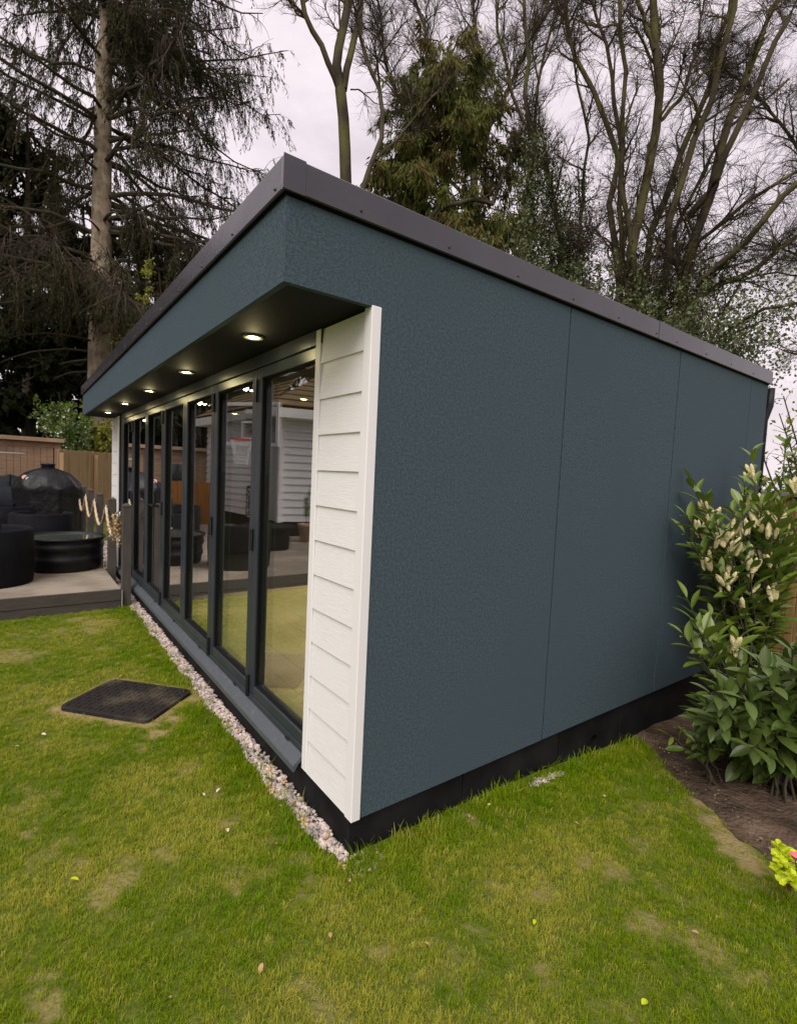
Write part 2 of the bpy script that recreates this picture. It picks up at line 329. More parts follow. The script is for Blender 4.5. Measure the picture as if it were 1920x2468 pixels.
X = axis(-5.2, 3.2, .03, 150); Y = axis(-2.6, 4.2, .03, 150); XX, YY = np.meshgrid(X, Y, indexing='ij')
ZZ = hgt(XX, YY); V = np.stack([XX, YY, ZZ], -1).reshape(-1, 3); ni, nj = XX.shape
I = np.arange(ni*nj).reshape(ni, nj); F = np.stack([I[:-1, :-1], I[1:, :-1], I[1:, 1:], I[:-1, 1:]], -1).reshape(-1, 4)
go = Geo().add(V, F).build('ground', m_ground, smooth=True, kind='structure', label='mown garden lawn earth with worn brown patches')
at_ = go.data.attributes.new('bare', 'FLOAT', 'POINT'); at_.data.foreach_set('value', (barefn(XX, YY)*.9).ravel().astype(np.float32))
# soil bed sheet, slightly proud and lumpy
gx = np.arange(-.05, 4.0, .04); g = Geo(); rows = 46; VV = []
xs = np.array([p[0] for p in BED]); ys = np.array([p[1] for p in BED]); o_ = np.argsort(xs)
for x in gx:
    y0 = float(np.interp(x, xs[o_], ys[o_], left=2.15, right=ys[o_][-1]))+.02*math.sin(x*23)+.01*math.sin(x*61)
    for k in range(rows):
        y = y0+(5.6-y0)*(k/(rows-1))**1.3; z = float(hgt(np.array(x), np.array(y)))+.004+(.03*sstep(0, .15, y-y0)+.03*(vnoise(np.array(x), np.array(y), 9, 31)-.5)*sstep(0, .1, y-y0))
        VV.append((x, y, float(z)))
I = np.arange(len(gx)*rows).reshape(len(gx), rows); F = np.stack([I[:-1, :-1], I[1:, :-1], I[1:, 1:], I[:-1, 1:]], -1).reshape(-1, 4)
g.add(VV, F).build('flower_bed_soil', m_soil, smooth=True, kind='structure', label='brown bare soil of the flower bed under the laurels')

# ------------------------------------------------------------------ garden room
LX, DY, OH = 6.31, 3.81, .35
ZB, ZS, ZR, ZT = .165, 2.11, 2.375, 2.485
room = empty('garden_room', (0, 0, 0)); tag(room, 'blue grey rendered garden room with white cladding and black framed glass doors', 'garden room')
def part(name, m, fn, parent=room, bev=0, **p):
    g = Geo(); fn(g); return g.build(name, m, parent, **p)
def pbox(name, m, a, b, c=.003, parent=room, **p): return Geo().bevbox(a, b, c).build(name, m, parent, **p)
# plinth
pb = [0, .62, 1.35, 1.98, 2.7, 3.3, DY]
for i in range(len(pb)-1):
    if i == 2:
        # board with a round vent hole
        y0, y1 = pb[i]+.002, pb[i+1]-.002; hy, hz, hr = 1.70, -.005, .034; g = Geo(); n = 20
        ring = [(-.03, hy+hr*math.cos(t), hz+hr*math.sin(t)) for t in np.arange(n)*2*math.pi/n]
        outer = []
        for t in np.arange(n)*2*math.pi/n:
            c, s = math.cos(t), math.sin(t); k = min((y1-hy)/c if c > 1e-6 else 1e9, (y0-hy)/c if c < -1e-6 else 1e9, (ZB-hz)/s if s > 1e-6 else 1e9, (-.35-hz)/s if s < -1e-6 else 1e9)
            outer.append((-.03, hy+k*c, hz+k*s))
        inner = [(-.09, p[1], p[2]) for p in ring]
        g.poly(ring+outer+inner, [(j, n+j, n+(j+1) % n, (j+1) % n) for j in range(n)]+[(j, (j+1) % n, 2*n+(j+1) % n, 2*n+j) for j in range(n)])
        cs = [(-.03, y0, -.35), (-.03, y1, -.35), (-.03, y1, ZB), (-.03, y0, ZB)]
        # corner fills
        for (cy, cz) in [(y0, -.35), (y1, -.35), (y1, ZB), (y0, ZB)]:
            j = min(range(n), key=lambda q: abs(math.atan2(math.sin(q*2*math.pi/n-math.atan2(cz-hz, cy-hy)), math.cos(q*2*math.pi/n-math.atan2(cz-hz, cy-hy)))))
            for a in (j-1, j, j+1):
                p, q = outer[a % n], outer[(a+1) % n]
                if abs(p[1]-q[1]) > 1e-4 and abs(p[2]-q[2]) > 1e-4 and (abs(p[1]-cy) < 1e-4 or abs(p[2]-cz) < 1e-4) and (abs(q[1]-cy) < 1e-4 or abs(q[2]-cz) < 1e-4):
                    g.poly([p, (-.03, cy, cz), q], [(0, 1, 2)])
        g.build('plinth_board', m_plinth, room)
    else: pbox('plinth_board', m_plinth, (-.05, pb[i]+.002, -.35), (-.03+.002*(i % 2), pb[i+1]-.002, ZB), .003)
pbox('plinth_front', m_plinth, (-LX+.03, .012, -.1), (-.032, .035, ZB-.002), .003)
# rendered side panels
PW = 1.1566
ed = [-.0, PW, 2*PW, 3*PW, DY]
g = Geo(); yz = [(-OH, ZS), (.008, ZS), (.008, ZB), (PW-.0055, ZB), (PW-.0055, ZR), (-OH, ZR)]; n = 6
g.poly([(0, a, b) for a, b in yz]+[(-.025, a, b) for a, b in yz], [(i, n+i, n+(i+1) % n, (i+1) % n) for i in range(n)]+[[0, 1, 4, 5], [1, 2, 3, 4], [n+5, n+4, n+1, n+0], [n+4, n+3, n+2, n+1]]); g.build('render_panel', m_render, room)
for i in range(1, 4):
    y0, y1 = ed[i]+.0055, ed[i+1]-(.0055 if i < 3 else 0)
    pbox('render_panel', m_render, (-.025, y0, ZB), (-.001*(i % 2), y1, ZR-.0), .001)
pbox('joint_backing', m_gasket, (-.07, .062, ZB), (-.045, DY-.01, ZR), .002)
# header cheek over the doors, flush with the side, and the front header
pbox('header_panel', m_render, (-2.9, -OH, ZS), (-.0255, -OH+.024, ZR), .0008)
pbox('header_panel', m_render, (-LX, -OH, ZS), (-2.903, -OH+.024, ZR), .004)
pbox('render_panel', m_render, (-LX, -OH+.026, ZS), (-LX+.025, .0, ZR), .003)
pbox('far_side_wall', m_render, (-LX, .0, ZB), (-LX+.025, DY, ZR), .003)
pbox('rear_wall', m_render, (-LX+.03, DY-.03, ZB), (-.03, DY, ZR), .003)
# soffit
pbox('soffit', m_soffit, (-LX+.027, -OH+.026, ZS+.006), (-.027, .12, ZS+.03), .002)
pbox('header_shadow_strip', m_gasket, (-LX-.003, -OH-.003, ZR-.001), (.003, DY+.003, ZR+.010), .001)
# roof edge flashing
def flash(a, b, name='roof_flashing'):
    return pbox(name, m_fascia, a, b, .004)
FZ0, FZ1 = ZR+.006, ZT
for y0, y1 in [(-OH-.020, 1.978), (1.981, DY+.02)]:
    flash((.006, y0, FZ0), (.020, y1, FZ1))
for x0, x1 in [(.0055, -2.95), (-2.953, -LX-.02)]:
    flash((x0, -OH-.020, FZ0), (x1, -OH-.006, FZ1))
flash((-LX-.02, -OH-.0055, FZ0), (-LX-.006, DY+.02, FZ1)); flash((-LX-.0055, DY+.006, FZ0), (.0055, DY+.02, FZ1))
pbox('flashing_corner', m_fascia, (.0203, -OH-.022, FZ0), (.0222, -OH+.055, FZ1+.002), .0008)
pbox('flashing_corner', m_fascia, (.0203, 1.985, FZ0+.001), (.0215, 2.08, FZ1-.001), .0006)
pbox('roof_membrane', mat('grey_membrane', (.05, .05, .05), .8), (-LX-.005, -OH-.005, ZR+.02), (.005, DY+.005, ZT-.012), .003)
# black gutter stub at the back corner
g = Geo(); g.tube([(.0, DY+.06, 2.36), (.0, DY+.06, 2.22), (-.03, DY+.06, 2.1), (-.03, DY+.06, -.1)], .03, 10); g.build('downpipe', m_black, room, smooth=True)
# screws
scr = Geo().lathe((0, 0, 0), [(0, .004), (.004, .004), (.006, .0)], 8)
screw0 = None
def screw(loc, rot):
    global screw0
    if screw0 is None: screw0 = scr.build('screw', m_screw, room); screw0.location = loc; screw0.rotation_euler = rot; return screw0
    return dup(screw0, room, loc, rot)
for y in [-.084, .323, .732, 1.141, 1.548, 1.957, 2.21, 2.62, 3.02, 3.43]: screw((.020, y, 2.408), (0, math.pi/2, 0))
for k in range(15): screw((-.045-.407*k, -OH-.020, 2.402), (math.pi/2, 0, 0))
# white cladding, right and left bays
def bay(x0, x1, near):
    pbox('cladding_trim', m_trim, (x1-.052 if near else x0, -.012, ZB-.004), (x1 if near else x0+.05, .03, ZS+.004), .003)
    pbox('cladding_trim', m_trim, (x0 if near else x1-.04, -.010, ZB+.0), (x0+.045 if near else x1, .03, ZS), .003)
    a, b = (x0+.047, x1-.054) if near else (x0+.052, x1-.042); top = ZB
    for k in range(14):
        z0 = ZB+.15*k; z1 = min(z0+.165, ZS)
        if z0 > ZS-.02: break
        g = Geo(); y = -.004
        g.poly([(a, y-.004, z0), (b, y-.004, z0), (b, y+.006, z1), (a, y+.006, z1), (a, y+.02, z0), (b, y+.02, z0), (b, y+.02, z1), (a, y+.02, z1)],
               [(0, 1, 2, 3), (4, 5, 1, 0), (3, 2, 6, 7), (5, 4, 7, 6), (0, 3, 7, 4), (1, 5, 6, 2)])
        g.build('board', m_white, room)
bay(-.432, .004, True); bay(-LX, -5.80, False)
# outer door frame
FX0, FX1, FY = -5.544, -.385, -.004
pbox('door_frame_head', m_frame, (FX0, FY-.004, 2.048), (FX1, FY+.09, ZS+.004), .003)
pbox('door_frame_track', m_frame, (FX0, FY+.002, .222), (FX1, FY+.09, .256), .003)
pbox('door_frame_jamb', m_frame, (FX0-.05, FY+.0, .222), (FX0-.001, FY+.09, ZS+.003), .003)
pbox('reveal_lining', m_gasket, (-5.80, .004, ZB), (-5.596, .10, ZS), .002)
pbox('reveal_lining', m_gasket, (-.384, .0315, ZB), (-.06, .06, ZS), .002)
# sill
g = Geo(); xs0, xs1 = -5.62, -.438
prof = [(.0, .2215), (.0, .195), (-.02, .185), (-.040, .152), (-.046, .152), (-.047, .181), (-.043, .186)]
n = len(prof); g.poly([(xs0, a, b) for a, b in prof]+[(xs1, a, b) for a, b in prof], [(i, (i+1) % n, n+(i+1) % n, n+i) for i in range(n)]+[list(range(n))[::-1], [n+i for i in range(n)]])
g.build('sill', m_sill, room)
for x in (-.60, -1.34, -2.08, -2.82, -3.55, -4.29): pbox('drain_cover', m_hinge, (x-.016, FY-.007, .224), (x+.016, FY+.0015, .233), .002)
# folding door leaves: frame > pane, hinges
PWD = .737
def leaf_mesh():
    g = Geo(); w, s, t = PWD/2, .062, .055; z0, z1 = .258, 2.046; y0, y1 = 0, .068
    g.bevbox((-w+.002, y0, z0), (-w+s, y1, z1), .004); g.bevbox((w-s, y0, z0), (w-.002, y1, z1), .004)
    g.bevbox((-w+s+.0005, y0+.0005, z0), (w-s-.0005, y1, z0+t), .004); g.bevbox((-w+s+.0005, y0+.0005, z1-t), (w-s-.0005, y1, z1), .004)
    return g
def bead_mesh():
    g = Geo(); a, b, c, d = -PWD/2+.0625, PWD/2-.0625, .3135, 2.046-.0555; k = .007
    for (p, q) in [((a, .010, c), (a+k, .031, d)), ((b-k, .010, c), (b, .031, d)), ((a+k, .010, c), (b-k, .031, c+k)), ((a+k, .010, d-k), (b-k, .031, d))]: g.bevbox(p, q, .003)
    return g
leaf_o = pane_o = bead_o = hinge_o = None
for i in range(7):
    xc = FX1-PWD*(i+.5)
    if i == 0:
        leaf_o = leaf_mesh().build('door_leaf', m_frame, room); leaf_o.location = (xc, FY+.004, 0)
        pane_o = Geo().box((-PWD/2+.0635, .032, .3145), (PWD/2-.0635, .052, 1.9895)).build('pane', m_glass, leaf_o)
        bead_o = bead_mesh().build('glazing_bead', m_gasket, leaf_o); lf = leaf_o
        hinge_o = Geo().tube([(PWD/2, -.008, -.06), (PWD/2, -.008, .06)], .011, 8).build('hinge', m_hinge, leaf_o); hinge_o.location = (0, 0, 1.9)
        hs = hinge_o
    else:
        lf = dup(leaf_o, room, (xc, FY+.004, 0)); dup(pane_o, lf); dup(bead_o, lf)
    if i in (1, 2, 4, 6):
        for z in (.30, 1.12, 1.93):
            h = dup(hinge_o, lf, (0, 0, z))
COL.objects.unlink(hinge_o); bpy.data.objects.remove(hinge_o)
g = Geo(); g.bevbox((-.012, -.05, -.07), (.012, -.038, .07), .004); g.bevbox((-.01, -.045, .03), (.01, 0, .05), .003); g.bevbox((-.13, -.062, .03), (.012, -.048, .05), .004)
hd = g.build('handle', m_hinge, room); hd.location = (-3.44, FY, 1.1)
# downlights
spots = [(-.747, -.167), (-1.92, -.163), (-3.05, -.167), (-4.25, -.167), (-5.45, -.167)]
for i, (x, y) in enumerate(spots):
    rg = Geo().lathe((x, y, ZS), [(.030, .004), (.032, -.004), (.046, -.004), (.048, .006)], 24).build('downlight', m_ring, room, smooth=True)
    Geo().lathe((x, y, ZS), [(0, -.0015), (.024, -.0015)], 24).build('lens', m_lamp, rg); Geo().lathe((x, y, ZS), [(.0241, -.0015), (.031, -.001), (.0325, .004)], 24).build('lens_rim', m_lamp2, rg)
    ld = bpy.data.lights.new('downlight_lamp', 'POINT'); ld.energy = .32; ld.color = (1, .82, .42); ld.shadow_soft_size = .02
    lo = bpy.data.objects.new('downlight_lamp', ld); COL.objects.link(lo); lo.location = (x, y, ZS-.045); lo.parent = room
# interior
for k in range(20):
    y0 = .10+k*.18
    if y0+.178 > DY-.1: break
    pbox('floor_plank', m_floor, (-3.66, y0, .19), (-.08, y0+.178, .208+.0006*(k % 3)), .0015)
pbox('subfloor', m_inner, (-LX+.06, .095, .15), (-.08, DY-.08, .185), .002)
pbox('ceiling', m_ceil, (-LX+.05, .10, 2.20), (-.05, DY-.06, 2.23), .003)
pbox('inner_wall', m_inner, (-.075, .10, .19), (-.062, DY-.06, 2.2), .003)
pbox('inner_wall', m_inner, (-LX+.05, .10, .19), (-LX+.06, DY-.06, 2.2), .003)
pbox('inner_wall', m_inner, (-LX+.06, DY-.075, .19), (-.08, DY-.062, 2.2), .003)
for x, y in [(-1.0, 1.155), (-2.93, 1.155), (-4.87, 1.155), (-1.0, 2.7), (-2.93, 2.7), (-4.87, 2.7)]:
    rg = Geo().lathe((x, y, 2.2), [(.030, .002), (.032, -.004), (.046, -.004), (.048, .003)], 24).build('downlight', m_ring, room, smooth=True)
    Geo().lathe((x, y, 2.2), [(0, -.0015), (.028, -.0015), (.031, .002)], 24).build('lens', m_lamp, rg)
    ld = bpy.data.lights.new('downlight_lamp', 'SPOT'); ld.energy = 26; ld.spot_size = math.radians(150); ld.spot_blend = .9; ld.color = (1, .86, .58); ld.shadow_soft_size = .03
    lo = bpy.data.objects.new('downlight_lamp', ld); COL.objects.link(lo); lo.location = (x, y, 2.18); lo.parent = room

# ------------------------------------------------------------------ gravel strip
def stone_geo(n, pos, size, rng):
    ico = [(0, 0, 1)]+[(.89*math.cos(a), .89*math.sin(a), .45) for a in np.arange(5)*2*math.pi/5]+[(.89*math.cos(a+.63), .89*math.sin(a+.63), -.45) for a in np.arange(5)*2*math.pi/5]+[(0, 0, -1)]
    fc = [(0, 1+i, 1+(i+1) % 5) for i in range(5)]+[(1+i, 6+i, 1+(i+1) % 5) for i in range(5)]+[(6+i, 6+(i+1) % 5, 1+(i+1) % 5) for i in range(5)]+[(11, 6+(i+1) % 5, 6+i) for i in range(5)]
    ico = np.array(ico); V = ico[None]*(1+.18*rng.normal(size=(n, 12, 1))); sc = size[:, None, None]*rng.uniform(.6, 1.15, (n, 1, 3))*np.array([1, 1, .75]); V = V*sc
    a = rng.uniform(0, 6.28, n); c, s = np.cos(a)[:, None], np.sin(a)[:, None]; x = V[..., 0]*c-V[..., 1]*s; y = V[..., 0]*s+V[..., 1]*c; V = np.stack([x, y, V[..., 2]], -1)+pos[:, None]
    F = (np.array(fc)[None]+12*np.arange(n)[:, None, None]).reshape(-1, 3); return V.reshape(-1, 3), F
n = 5200; x = rng.uniform(-6.2, .0, n); wid = .085+.012*np.sin(x*7)+.01*np.sin(x*19)-.05*np.clip((x+.12)/.12, 0, 1); y = .005-wid*rng.random(n)**.9
sz = rng.uniform(.005, .011, n)*(1+rng.random(n)**5*1.1); z = .004+rng.random(n)*.014
V_, F_ = stone_geo(n, np.stack([x, y, z], -1), sz, rng)
n2 = 160; q = np.array(onz(1165*DS, 1665*DS, -.03)); x2 = q[0]+rng.normal(size=n2)*.01-.0; y2 = q[1]+rng.normal(size=n2)*.07; V2, F2 = stone_geo(n2, np.stack([np.maximum(x2, -.02), y2, hgt(x2, y2)+.01], -1), rng.uniform(.005, .010, n2), rng)
n3 = 2200; x3 = rng.uniform(-9.5, -6.2, n3); y3 = rng.uniform(-.17, .6, n3); V3, F3 = stone_geo(n3, np.stack([x3, y3, .01+rng.random(n3)*.02], -1), rng.uniform(.012, .024, n3), rng)
n4 = 70; x4 = rng.uniform(-.02, .09, n4); y4 = rng.uniform(-.06, .12, n4); V4, F4 = stone_geo(n4, np.stack([x4, y4, hgt(x4, y4)+.004], -1), rng.uniform(.004, .009, n4), rng)
Geo().add(V_, F_).add(V2, F2).add(V3, F3).add(V4, F4).build('gravel', m_pebble, kind='stuff', label='pinkish grey pebbles in the drainage strip beside the plinth', category='gravel')

# ------------------------------------------------------------------ grass (instanced tufts)
def tuft(name, seed, nb, h, wd, m, lean):
    r = np.random.default_rng(seed); g = Geo()
    for b in range(nb):
        a = r.uniform(0, 6.28); px, py = r.normal(size=2)*.010; hh = h*r.uniform(.5, 1.15); w = wd*r.uniform(.7, 1.2); le = lean*r.uniform(.1, 1.3); c, s = math.cos(a), math.sin(a); a2 = a+r.uniform(1.1, 2.0); qx, qy = math.cos(a2)*w/2, math.sin(a2)*w/2
        m1 = (px+c*le*hh*.3, py+s*le*hh*.3, hh*.55); t = (px+c*le*hh, py+s*le*hh, hh*(1-.25*min(le, 1)))
        g.poly([(px-qx, py-qy, -.004), (px+qx, py+qy, -.004), (m1[0]+qx*.8, m1[1]+qy*.8, m1[2]), (m1[0]-qx*.8, m1[1]-qy*.8, m1[2]), t], [(0, 1, 2, 3), (3, 2, 4)])
    return g.build(name, m, link=False)
m_grass = mat('grass_blade', (.150, .265, .004), .5, var=(.245, .320, .006), vscale=4, transl=.35, attr=('tint', 'INSTANCER', (.48, .45, .07)), spec=.15)
tufts = [tuft('grass_tuft', 1, 20, .020, .0018, m_grass, .9), tuft('grass_tuft', 2, 18, .025, .0017, m_grass, .7), tuft('grass_tuft', 3, 18, .016, .0019, m_grass, 1.3), tuft('grass_tuft', 4, 9, .046, .0022, m_grass, .6)]
def grass_points():
    P = []; 
    n = 150000; x = rng.uniform(-5.0, 3.0, n); y = rng.uniform(-2.9, 3.6, n)
    d = np.hypot(x-CAM[0], y-CAM[1]); keep = rng.random(n) < np.clip(2.6/(d+.4), .33, 1)
    keep &= ~((x < .0) & (y > -.075+.015*np.sin(x*9)+.012*np.sin(x*23)+.01*rng.normal(size=n)))      # building and gravel
    keep &= ~((x < -4.33-.0) & (y < -.1)); keep &= inbed(x, y) < .015*rng.normal(size=n)
    u = np.abs((x-MH[0])*MU[0]+(y-MH[1])*MU[1])-MHL; v = np.abs((x-MH[0])*MV[0]+(y-MH[1])*MV[1])-MHW; keep &= np.maximum(u, v) > .008
    keep &= (x-CAM[0])*FWD[0]+(y-CAM[1])*FWD[1] > -.3
    x, y = x[keep], y[keep]; b = barefn(x, y); k2 = rng.random(len(x)) > b*.95; x, y, b = x[k2], y[k2], b[k2]
    n1_ = vnoise(x, y, 2.2, 41)*.5+vnoise(x, y, 6, 42)*.3+vnoise(x, y, 19, 43)*.2
    lush = np.maximum(1-sstep(.0, .5, np.where(x < 0, -y-.07, 9)), 1-sstep(.02, .45, np.where((y > -.1), x, 9)))
    tint = np.clip(sstep(.40, .70, n1_)*.80+b*.6-.6*lush+rng.normal(size=len(x))*.16, 0, 1); tint = np.where(rng.random(len(x)) < .06, .95, tint)
    sc = rng.uniform(.75, 1.25, len(x))*(1+.45*lush-.25*b)
    return x, y, hgt(x, y), tint, sc, lush
gxp, gyp, gzp, tint, gsc, lush = grass_points()
var = rng.choice([0, 1, 2], len(gxp)); edge = (lush > .93) & (rng.random(len(gxp)) < .22); var[edge] = 3
gme = bpy.data.meshes.new('grass'); gme.vertices.add(len(gxp)); gme.vertices.foreach_set('co', np.stack([gxp, gyp, gzp], -1).ravel())
for nm, arr, ty in [('tint', tint, 'FLOAT'), ('gsc', gsc, 'FLOAT'), ('rz', rng.uniform(0, 6.28, len(gxp)), 'FLOAT'), ('pick', var, 'INT')]:
    a = gme.attributes.new(nm, ty, 'POINT'); a.data.foreach_set('value', arr.astype(np.float32 if ty == 'FLOAT' else np.int32))
gob = bpy.data.objects.new('grass', gme); COL.objects.link(gob); gob['kind'] = 'stuff'; gob['label'] = 'short mown lawn grass, green with dry yellow patches'; gob['category'] = 'grass'
ng = bpy.data.node_groups.new('grass_nodes', 'GeometryNodeTree'); ng.interface.new_socket('Geometry', in_out='INPUT', socket_type='NodeSocketGeometry'); ng.interface.new_socket('Geometry', in_out='OUTPUT', socket_type='NodeSocketGeometry')
gi = ng.nodes.new('NodeGroupInput'); gout = ng.nodes.new('NodeGroupOutput'); iop = ng.nodes.new('GeometryNodeInstanceOnPoints'); jn = ng.nodes.new('GeometryNodeGeometryToInstance')
for t_ in reversed(tufts):
    oi = ng.nodes.new('GeometryNodeObjectInfo'); oi.inputs['Object'].default_value = t_; oi.inputs['As Instance'].default_value = True
    ng.links.new(oi.outputs['Geometry'], jn.inputs[0])
jn2 = ng.nodes.new('GeometryNodeJoinGeometry')
for oi in [n_ for n_ in ng.nodes if n_.bl_idname == 'GeometryNodeObjectInfo']: ng.links.new(oi.outputs['Geometry'], jn2.inputs[0])
ng.nodes.remove(jn)
def named(nm, ty):
    a = ng.nodes.new('GeometryNodeInputNamedAttribute'); a.data_type = ty; a.inputs[0].default_value = nm; return a.outputs['Attribute']
ng.links.new(gi.outputs[0], iop.inputs['Points']); ng.links.new(jn2.outputs[0], iop.inputs['Instance']); iop.inputs['Pick Instance'].default_value = True
ng.links.new(named('pick', 'INT'), iop.inputs['Instance Index'])
cx = ng.nodes.new('ShaderNodeCombineXYZ'); ng.links.new(named('rz', 'FLOAT'), cx.inputs[2]); ng.links.new(cx.outputs[0], iop.inputs['Rotation'])
ng.links.new(named('gsc', 'FLOAT'), iop.inputs['Scale']); ng.links.new(iop.outputs[0], gout.inputs[0])
md = gob.modifiers.new('grass', 'NODES'); md.node_group = ng

# manhole cover
mh = empty('manhole_cover', (MH[0], MH[1], .004)); mh.rotation_euler = (0, 0, math.atan2(MU[1], MU[0])); tag(mh, 'dark rectangular manhole cover with raised tread set in the lawn', 'manhole cover')
g = Geo(); r = .045; pts = []
for cx_, cy2, a0 in [(MHL-r, MHW-r, 0), (-MHL+r, MHW-r, 90), (-MHL+r, -MHW+r, 180), (MHL-r, -MHW+r, 270)]:
    for k in range(6): a = math.radians(a0+k*18); pts.append((cx_+r*math.cos(a), cy2+r*math.sin(a)))
n = len(pts); g.poly([(a, b, -.01) for a, b in pts]+[(a, b, .014) for a, b in pts]+[(a*.985, b*.98, .018) for a, b in pts], [(i, (i+1) % n, n+(i+1) % n, n+i) for i in range(n)]+[(n+i, n+(i+1) % n, 2*n+(i+1) % n, 2*n+i) for i in range(n)]+[[2*n+i for i in range(n)]])
g.build('plate', m_manhole, mh)
g = Geo()
for i in range(15):
    for j in range(11):
        x, y = -MHL+.04+i*(2*MHL-.08)/14, -MHW+.035+j*(2*MHW-.07)/10; a, b = (.014, .0055) if (i+j) % 2 else (.0055, .014); g.bevbox((x-a, y-b, .0165), (x+a, y+b, .023), .0015)
g.build('tread', m_manhole, mh, kind='stuff')

# ------------------------------------------------------------------ deck, posts, ropes
ZD = .2; deck = empty('garden_deck', (-4.33, -.17, 0)); deck.location = (0, 0, 0); tag(deck, 'raised grey brown board deck at the left beyond the lawn', 'deck')
k = 0; x = -4.35
while x > -10.4:
    w = .138; g = Geo().bevbox((x-w, -7.5, ZD-.022), (x, -.175, ZD+rnd.uniform(-.0008, .0008)), .004); g.build('board', m_comp, deck); x -= w+.006
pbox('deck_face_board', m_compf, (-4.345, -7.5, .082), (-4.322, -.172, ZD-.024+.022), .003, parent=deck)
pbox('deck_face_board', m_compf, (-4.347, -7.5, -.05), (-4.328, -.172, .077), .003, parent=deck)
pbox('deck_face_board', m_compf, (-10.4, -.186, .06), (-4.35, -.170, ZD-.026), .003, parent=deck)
pbox('deck_corner_strip', mat('pale_strip', (.42, .39, .33), .8), (-4.34, -.169, -.02), (-4.322, -.160, ZD-.01), .002, parent=deck)
pbox('deck_shade_block', m_void, (-10.3, -7.4, -.05), (-4.36, -.25, .17), .003, parent=deck)  # one solid dark block standing in for the shade beneath the boards
posts = [(-4.40, 0), (-5.44, 0), (-6.62, 0), (-7.75, 0), (-8.9, 0)]; PY = -.118; PH = 1.09
lab = ['nearest grey rope post at the deck corner in front of the glass', 'second rope post from the deck corner beside the black tub', 'middle rope post between white cladding and covered barbecue',
       'fourth rope post from the deck corner, just right of the barbecue', 'farthest rope post touching the covered barbecue outline']
p0 = None
for i, (px, _) in enumerate(posts):
    if p0 is None:
        p0 = empty('rope_post', (px, PY, 0)); h = .043
        g = Geo(); g.bevbox((-h, -h, -.05), (h, h, PH-.045), .003); g.bevbox((-h+.004, -h+.004, PH-.0455), (h-.004, h-.004, PH-.038), .001); g.bevbox((-h, -h, PH-.0375), (h, h, PH-.02), .002); g.build('shaft', m_post, p0)
        g = Geo(); g.poly([(-h, -h, PH-.0195), (h, -h, PH-.0195), (h, h, PH-.0195), (-h, h, PH-.0195), (-.012, -.012, PH+.004), (.012, -.012, PH+.004), (.012, .012, PH+.004), (-.012, .012, PH+.004)],
                          [(0, 3, 2, 1), (4, 5, 6, 7), (0, 1, 5, 4), (1, 2, 6, 5), (2, 3, 7, 6), (3, 0, 4, 7)]); g.build('cap', m_post, p0)
        g = Geo(); a = np.linspace(0, 2*math.pi, 17); g.tube([(.022*math.cos(t), -h-.022, PH-.11+.022*math.sin(t)) for t in a], .006, 6, cap=False); g.tube([(0, -h, PH-.095), (0, -h-.026, PH-.09)], .006, 6); rgx = g.build('rope_ring', m_ringm, p0, smooth=True)
        o = p0
    else: o = copy_tree(p0); o.location = (px, PY, 0)
    tag(o, lab[i], 'post', 'rope posts along the deck edge')
rl = ['pale twisted rope swag from the nearest post to the second post', 'pale twisted rope swag between second and middle posts', 'pale rope swag between middle and fourth posts', 'farthest pale rope swag behind the barbecue edge']
for i in range(4):
    a = np.array([posts[i][0]-.02, PY-.066, PH-.12]); b = np.array([posts[i+1][0]+.02, PY-.066, PH-.12]); t = np.linspace(0, 1, 90); mid = a[None]*(1-t)[:, None]+b[None]*t[:, None]; mid[:, 2] -= .27*4*t*(1-t)
    g = Geo(); ph = t*2*math.pi*26
    for s in range(3):
        off = np.stack([.0*t, .0085*np.cos(ph+s*2.094), .0085*np.sin(ph+s*2.094)], -1); g.tube(mid+off, .0105, 6, cap=False)
    tag(g.build('rope', m_rope, smooth=True), rl[i], 'rope', 'rope swags between the posts')
# dried flower clump tied on the rope
df = empty('dried_flowers', (0, 0, 0)); g = Geo(); c = np.array([posts[0][0]-.10, PY-.07, PH-.27]); n = 420; p = c+rng.normal(size=(n, 3))*np.array([.05, .03, .07])+np.array([-.02, 0, 0]); cards(g, p, rng.normal(size=(n, 3)), rng.uniform(.02, .045, n), rng.uniform(.012, .028, n))
g.build('petals', mat('dried_petal', (.50, .38, .22), .9, var=(.24, .15, .07), vscale=45), df, kind='stuff'); tag(df, 'clump of dried tan flowers tied to the nearest rope', 'dried flowers')

